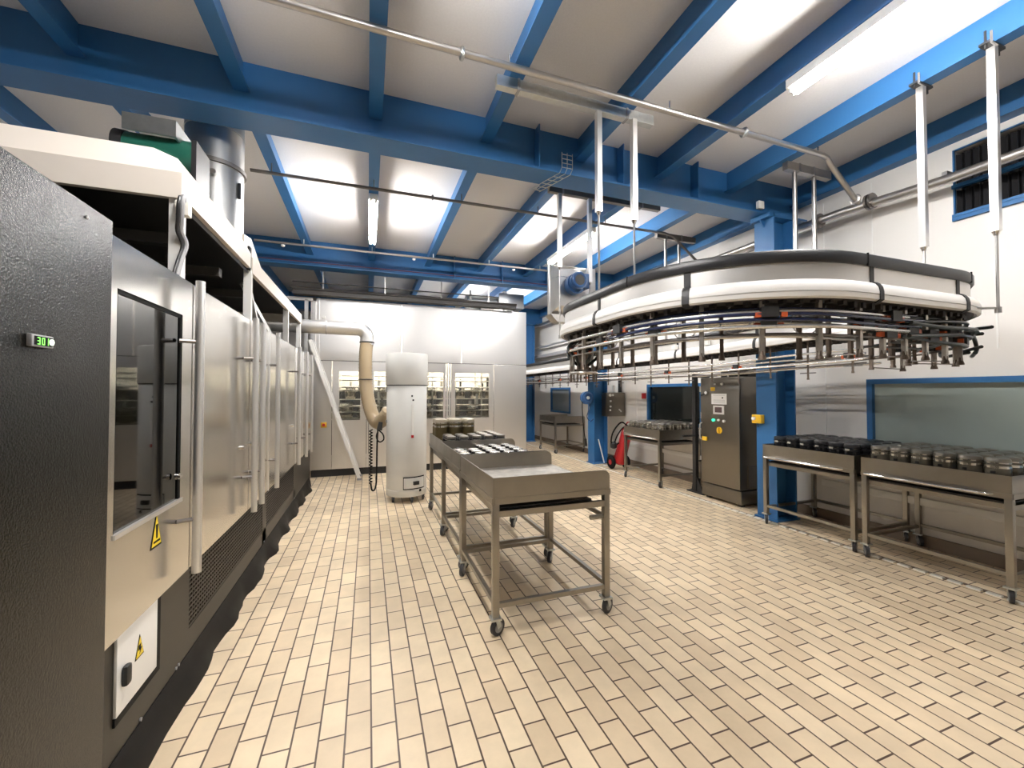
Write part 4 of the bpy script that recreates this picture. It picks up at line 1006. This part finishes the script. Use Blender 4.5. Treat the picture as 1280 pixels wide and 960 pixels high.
# ------------------------------------------------------------------ pipes
ph = thing('ceiling_pipe', (1.5, 2.84, 4.0), 'grey steel pipe crossing under the ceiling joists, nearest the viewer', 'pipe')
MB().tube([(-2.0, 2.84, 4.04), (4.36, 2.84, 4.02), (4.43, 2.84, 4.0), (4.47, 2.84, 3.95), (4.90, 2.84, 3.60)], .026, 12).build('run', 'pipe', ph)
for x in (.62, 3.30, -1.5): MB().torus((x, 2.84, 4.025), .03, .016, 'x').build('coupling', 'galv', ph)
for x in (.98, 2.45, 4.30): MB().cyl((x, 2.84, 4.02), (x, 2.84, 4.12), .009, seg=8).build('pipe_hanger', 'tube', ph)
MB().torus((4.86, 2.84, 3.64), .035, .018, 'x').build('end_flange', 'pipe', ph)
pg = thing('thin_ceiling_pipe', (1.5, 5.0, 3.97), 'dark thin pipe crossing the middle ceiling bay', 'pipe')
MB().tube([(-1.20, 5.0, 3.97), (4.2, 5.0, 3.99), (4.35, 5.0, 3.96), (4.85, 5.0, 3.6)], .018, 10).build('run', 'dpipe', pg)
for x in (.73, 2.95): MB().torus((x, 5.0, 3.98), .022, .012, 'x').build('coupling', 'dpipe', pg)
for x in (-1.0, .05, 1.09, 2.13, 3.17): MB().cyl((x, 5.0, 3.98), (x, 5.0, 4.10), .006, seg=6).build('pipe_hanger', 'dpipe', pg)
ps = thing('sprinkler_pipe', (1.5, 7.35, 4.0), 'pale pipe with small round heads running in front of the second beam', 'pipe')
MB().cyl((-1.7, 7.35, 3.985), (4.1, 7.35, 4.0), .018, seg=10).build('run', 'pipe', ps)
for x in (-1.3, .75, 2.62): MB().lathe([(.001, -.035), (.028, -.02), (.03, 0), (.001, .01)], (x, 7.35, 3.955), 12).build('head', 'white', ps)
for x in (-1.0, .05, 1.09, 2.13, 3.17): MB().cyl((x, 7.35, 3.99), (x, 7.35, 4.08), .006, seg=6).build('pipe_hanger', 'white', ps)
solo(MB().cyl((-1.8, 8.03, 3.915), (4.6, 8.03, 3.915), .009, seg=8), 'red_cable', 'redwire', 'thin dark red cable along the face of the second main beam', 'cable')
# big steam pipe on the right wall
wp = thing('wall_pipe', (5.2, 5, 3.6), 'large shiny pipe running along the top of the right wall', 'pipe')
MB().tube([(5.21, -2.0, 3.60), (5.21, 2.25, 3.63), (5.21, 3.2, 3.70), (5.21, 8.0, 3.74), (5.21, 13.9, 3.76)], .046, 16).build('run', 'pipe', wp)
for y in (2.9, 3.45, 9.6): MB().lathe([(.05, -.03), (.085, -.03), (.085, -.008), (.06, -.004), (.06, .004), (.085, .008), (.085, .03), (.05, .03)], (5.21, y, 3.70), 14, 'y').build('flange', 'dpipe', wp)
MB().box(5.25, 5.44, 3.95, 4.55, 3.58, 3.66, .01).build('pipe_saddle', 'dpipe', wp)
for y in (2.30, 1.0, 6.0, 9.0): MB().box(5.24, 5.45, y-.02, y+.02, 3.69, 3.73).build('wall_bracket', 'pipe', wp, 0)
solo(MB().cyl((5.30, 8.4, 3.05), (5.30, 14.0, 3.05), .03, seg=10), 'lower_wall_pipe', 'alu', 'white pipe low on the far right wall beyond the booth', 'pipe')
solo(MB().box(5.28, 5.44, 8.3, 14.0, 2.72, 2.80), 'wall_conduit', 'grey', 'grey trunking along the far right wall beyond the booth', 'conduit', smooth=0)

# ------------------------------------------------------------------ stainless cabinet and neighbours on the right
sb = thing('electrical_cabinet', (5.02, 4.64, 0), 'tall dark stainless electrical cabinet with papers and lamps on its door', 'cabinet')
CX = 4.85
MB().box(CX+.012, 5.36, 4.29, 4.985, .235, 1.815, .006).build('body', 'cab', sb)
MB().box(CX+.006, 5.36, 4.285, 4.99, .04, .222, .004).build('plinth', 'cab', sb)
for y in (4.36, 4.92): MB().box(CX+.05, CX+.12, y-.03, y+.03, 0, .04).build('foot', 'black', sb, 0)
cdoor = MB().box(CX-.008, CX+.010, 4.292, 4.983, .24, 1.81, .004).build('door', 'cab', sb)
MB().tube(bez([(CX-.01, 4.965, 1.13), (CX-.045, 4.965, 1.11), (CX-.05, 4.965, 1.0), (CX-.045, 4.965, .90), (CX-.01, 4.965, .885)], 16), .010, 8).build('handle', 'alu', cdoor)
p1 = MB().box(CX-.010, CX-.008, 4.50, 4.775, 1.42, 1.575).build('paper_notice', 'paper', cdoor, 0)
MB().box(CX-.0108, CX-.010, 4.56, 4.585, 1.505, 1.525).build('printed_mark', 'ink', p1, 0)
g_ = MB()
for z in (1.55, 1.48, 1.465, 1.44): g_.box(CX-.0108, CX-.010, 4.53, 4.74, z, z+.004)
g_.build('printed_lines', 'greyink', p1, 0)
s1 = MB().box(CX-.022, CX-.008, 4.54, 4.735, 1.275, 1.40, .004).build('control_screen', 'screen', cdoor)
MB().box(CX-.0235, CX-.022, 4.575, 4.70, 1.30, 1.378).build('screen_glass', 'screenglass', s1, 0)
def lamp(y, z, r, m, nm): MB().cyl((CX-.03, y, z), (CX-.008, y, z), r, seg=14).build(nm, m, cdoor)
lamp(4.735, 1.185, .022, 'greenlamp', 'green_lamp'); lamp(4.64, 1.19, .016, 'paper', 'push_button'); lamp(4.545, 1.18, .020, 'paper', 'push_button')
lamp(4.57, 1.715, .018, 'paper', 'push_button'); lamp(4.70, 1.715, .012, 'paper', 'push_button')
yk = MB().cyl((CX-.012, 4.635, 1.04), (CX-.008, 4.635, 1.04), .05, seg=20).build('isolator_plate', 'yellow', cdoor)
MB().box(CX-.04, CX-.012, 4.622, 4.650, 1.0, 1.08, .005).build('isolator_knob', 'yellow', yk)
MB().box(CX-.014, CX-.008, 4.71, 4.785, 1.615, 1.67).build('yellow_plate', 'yellow', cdoor, 0)
MB().box(CX-.03, CX-.008, 4.86, 4.945, .865, .925, .004).build('yellow_tag_box', 'yellow', cdoor)
kl = MB().bar((CX-.02, 4.83, 1.585), (CX-.05, 4.93, 1.55), .03, .025).build('key_switch', 'black', cdoor, 0)
MB().cyl((CX-.05, 4.845, 1.59), (CX-.008, 4.845, 1.585), .025, seg=12).build('key_barrel', 'tube', kl)
vg = MB().box(4.985, 5.15, 4.278, 4.292, .27, .575).build('vent_grille', 'dpipe', sb, 0)
MB().box(4.975, 4.99, 4.272, 4.292, .265, .58).build('vent_frame', 'cab', vg, 0)
solo(MB().tube([(5.0, 4.95, 1.815), (5.0, 4.95, 1.87), (5.0, 4.62, 1.87), (5.0, 4.62, 1.815)], .012, 8), 'lifting_loop', 'white', 'white tube loop standing on top of the steel cabinet', 'tube')
solo(MB().box(5.05, 5.33, 4.33, 4.80, 1.816, 1.93, .01), 'cabinet_top_box', 'black', 'black connection box lying on the steel cabinet roof', 'box')
# black lifting mast with grey cylinder
ms = thing('lifting_mast', (5.0, 5.22, 0), 'black post with arm and floor foot left of the steel cabinet', 'mast')
MB().box(4.93, 4.99, 5.19, 5.26, 0.02, 1.88, .004).build('post', 'black', ms)
MB().box(4.93, 5.32, 5.20, 5.25, 1.83, 1.885, .004).build('top_arm', 'black', ms)
MB().prism([(5.02, 0), (5.34, 0), (5.30, .03), (5.25, .28), (5.20, .28), (5.10, .08)], 'x', 4.945, 4.975).build('foot_gusset', 'black', ms, 0)
MB().box(4.90, 5.35, 5.02, 5.36, 0, .02).build('base_plate', 'black', ms, 0)
MB().box(4.70, 5.10, 5.20, 5.235, .89, .915).build('side_arm', 'black', ms, 0)
gc = thing('grey_cylinder', (5.09, 5.12, .5), 'slim grey gas cylinder strapped between black mast and steel cabinet', 'cylinder')
MB().lathe([(.03, .49), (.068, .50), (.07, .53), (.07, 1.36), (.06, 1.41), (.03, 1.43)], (5.075, 5.12, 0), 20).build('bottle', 'cylgrey', gc)
MB().cyl((5.075, 5.12, 1.43), (5.075, 5.12, 1.56), .028, .02, 12).build('valve', 'black', gc)
MB().lathe([(.072, .86), (.076, .86), (.076, .90), (.072, .90)], (5.075, 5.12, 0), 20, cap=False).build('strap', 'black', gc)
MB().box(5.0, 5.004, 5.09, 5.15, 1.18, 1.28).build('bottle_label', 'paper', gc, 0)
MB().box(4.99, 5.16, 5.10, 5.26, .49, .50).build('rest_bracket', 'black', gc, 0)
solo(MB().box(4.985, 5.04, 5.10, 5.16, 1.60, 1.69, .005), 'white_socket_box', 'white', 'small white socket box beside the top of the black mast', 'socket')
solo(MB().box(5.40, 5.45, 4.98, 5.45, 0.05, .80), 'white_wall_panel', 'white', 'white access panel low on the wall behind the black mast', 'panel', smooth=0)
solo(MB().prism([(4.99, .022), (5.24, .022), (5.20, .26), (5.08, .26)], 'y', 5.04, 5.10), 'brown_wedge', 'brownstone', 'brown wedge block at the foot of the black mast', 'block', smooth=0)
# yellow stop box on the blue column
st = thing('stop_switch', (4.72, 3.89, 1.2), 'yellow emergency stop box on the near blue column', 'switch')
MB().box(4.69, 4.754, 3.84, 3.97, 1.20, 1.31, .006).build('box', 'yellow', st)
MB().cyl((4.665, 3.935, 1.26), (4.69, 3.935, 1.26), .022, seg=14).build('selector', 'paper', st)
MB().tube([(4.73, 3.92, 1.20), (4.735, 3.925, 1.17), (4.75, 3.93, 1.15)], .006, 6).build('cable', 'black', st)
solo(MB().box(4.60, 4.69, 3.755, 3.80, 3.905, 4.00, .006), 'junction_box', 'white', 'small white junction box on the main beam above the blue column', 'box')
# grey box, hose reel and stick on the second column
gb = thing('wall_control_box', (5.2, 7.99, 1.05), 'grey stainless control box with white lamps by the second blue column', 'control box')
MB().box(4.94, 5.43, 7.80, 7.985, 1.06, 1.585, .008).build('body', 'cab', gb)
gd = MB().box(4.955, 5.415, 7.785, 7.80, 1.075, 1.57, .004).build('door', 'cab', gb)
for x, z, r in ((5.03, 1.53, .03), (5.10, 1.53, .022), (5.04, 1.40, .02), (5.04, 1.28, .02), (5.03, 1.20, .018)): MB().cyl((x, 7.765, z), (x, 7.785, z), r, seg=12).build('lamp', 'paper', gd)
MB().bar((5.24, 7.775, 1.22), (5.31, 7.775, 1.16), .03, .03).build('isolator_knob', 'tube', gd, 0)
MB().box(5.10, 5.45, 7.985, 8.0, 1.2, 1.4).build('mount_plate', 'dpipe', gb, 0)
MB().cyl((5.2, 7.9, 1.585), (5.2, 7.9, 1.75), .03, seg=10).build('conduit_stub', 'alu', gb)
solo(MB().box(5.33, 5.39, 7.86, 7.92, 1.59, 2.05), 'conduit', 'rim', 'dark square conduit rising from the grey control box', 'conduit', smooth=0)
hr = thing('blue_hose_reel', (4.66, 8.13, 1.3), 'blue hose reel on the second column with a pistol hanging below', 'hose reel')
MB().lathe([(.13, -.05), (.145, -.045), (.145, .045), (.13, .05)], (4.60, 8.05, 1.47), 24, 'y').build('reel_drum', 'bluemotor', hr)
MB().torus((4.60, 7.995, 1.47), .10, .022, 'y').build('reel_rim', 'bluemotor', hr)
MB().cyl((4.60, 7.97, 1.47), (4.60, 8.0, 1.47), .035, seg=14).build('reel_hub', 'paper', hr)
MB().box(4.64, 4.753, 8.10, 8.16, 1.38, 1.56).build('reel_bracket', 'bluemotor', hr, 0)
MB().tube(bez([(4.49, 8.05, 1.46), (4.49, 8.05, 1.2), (4.52, 8.05, .8), (4.56, 8.05, .55)], 16), .012, 8).build('hose', 'rubber', hr)
MB().bar((4.56, 8.05, .56), (4.58, 8.05, .40), .04, .05).build('pistol', 'black', hr, 0)
MB().tube(bez([(4.70, 8.05, 1.40), (4.62, 8.0, 1.2), (4.58, 8.0, 1.05), (4.66, 8.0, .95), (4.74, 8.0, 1.0)], 16), .010, 8).build('air_line', 'bluehose', hr)
solo(MB().bar((4.98, 7.95, .02), (4.84, 7.96, .55), .03, .015), 'leaning_stick', 'white', 'thin white stick leaning against the foot of the second blue column', 'stick', smooth=0)
solo(MB().lathe([(.001, 0), (.04, 0), (.045, .015), (.001, .02)], (4.86, 7.72, 0), 12), 'floor_cap', 'white', 'round white cap on the floor by the second column', 'cap')
solo(MB().box(XR-.03, XR, 7.08, 7.20, 1.46, 1.575, .004), 'fire_sign', 'red', 'small red fire sign on the wall left of the dark window', 'sign')
# red wheeled extinguisher
fe = thing('wheeled_extinguisher', (4.95, 7.35, 0), 'red wheeled fire extinguisher with black hose in front of the wall', 'fire extinguisher')
axv = Vector((.16, -.10, .0))
b0 = Vector((4.93, 7.30, .10)); b1 = Vector((5.05, 7.16, .86))
dn = (b1-b0).normalized()
MB().tube([b0, b0+dn*.03, b0+dn*.60, b0+dn*.68, b0+dn*.72], [.07, .11, .11, .08, .04], 18).build('cylinder', 'red', fe, 50)
for x, y in ((4.80, 7.39), (5.10, 7.31)):
    w = MB().lathe([(.06, -.028), (.125, -.028), (.14, -.012), (.14, .012), (.125, .028), (.06, .028)], (x, y, .14), 22, 'x').build('wheel', 'rubber', fe)
    MB().cyl((x-.03, y, .14), (x+.03, y, .14), .055, seg=14).build('wheel_hub', 'red', w)
MB().cyl((4.80, 7.39, .14), (5.10, 7.31, .14), .014, seg=8).build('axle', 'black', fe)
MB().tube([(4.86, 7.40, .16), (4.98, 7.24, .82), (5.03, 7.14, .98), (5.14, 7.10, .98), (5.16, 7.20, .82), (5.04, 7.34, .16)], .014, 8).build('trolley_frame', 'red', fe)
MB().tube(bez([(5.04, 7.14, .90), (4.86, 7.12, .98), (4.72, 7.18, .80), (4.70, 7.24, .58), (4.78, 7.26, .48), (4.86, 7.2, .56)], 30), .016, 8).build('hose', 'rubber', fe)
MB().tube(bez([(5.04, 7.14, .88), (4.90, 7.10, .88), (4.80, 7.16, .72), (4.76, 7.22, .54)], 24), .014, 8).build('hose', 'rubber', fe)
MB().lathe([(.03, 0), (.065, .02), (.07, .10), (.03, .14)], (4.76, 7.24, .44), 14).build('horn', 'black', fe)
MB().cyl(b1-dn*.05, b1+dn*.06, .035, .025, 12).build('valve', 'tube', fe)
MB().box(4.95, 5.25, 7.05, 7.12, .03, .06).build('foot_bar', 'galv', fe, 0)

# ------------------------------------------------------------------ world & colour
w = bpy.data.worlds.new('world'); sc.world = w; w.use_nodes = True
w.node_tree.nodes['Background'].inputs['Color'].default_value = (0.02, 0.02, 0.022, 1)
vs = sc.view_settings
sc.display_settings.display_device = 'sRGB'
vs.view_transform = 'Standard'; vs.look = 'None'; vs.gamma = 1.0; vs.use_curve_mapping = False
vs.exposure = 1.08
sc.cycles.use_denoising = True
sc.cycles.max_bounces = 10; sc.cycles.diffuse_bounces = 5; sc.cycles.glossy_bounces = 5; sc.cycles.transparent_max_bounces = 12
sc.cycles.sample_clamp_indirect = 8.0
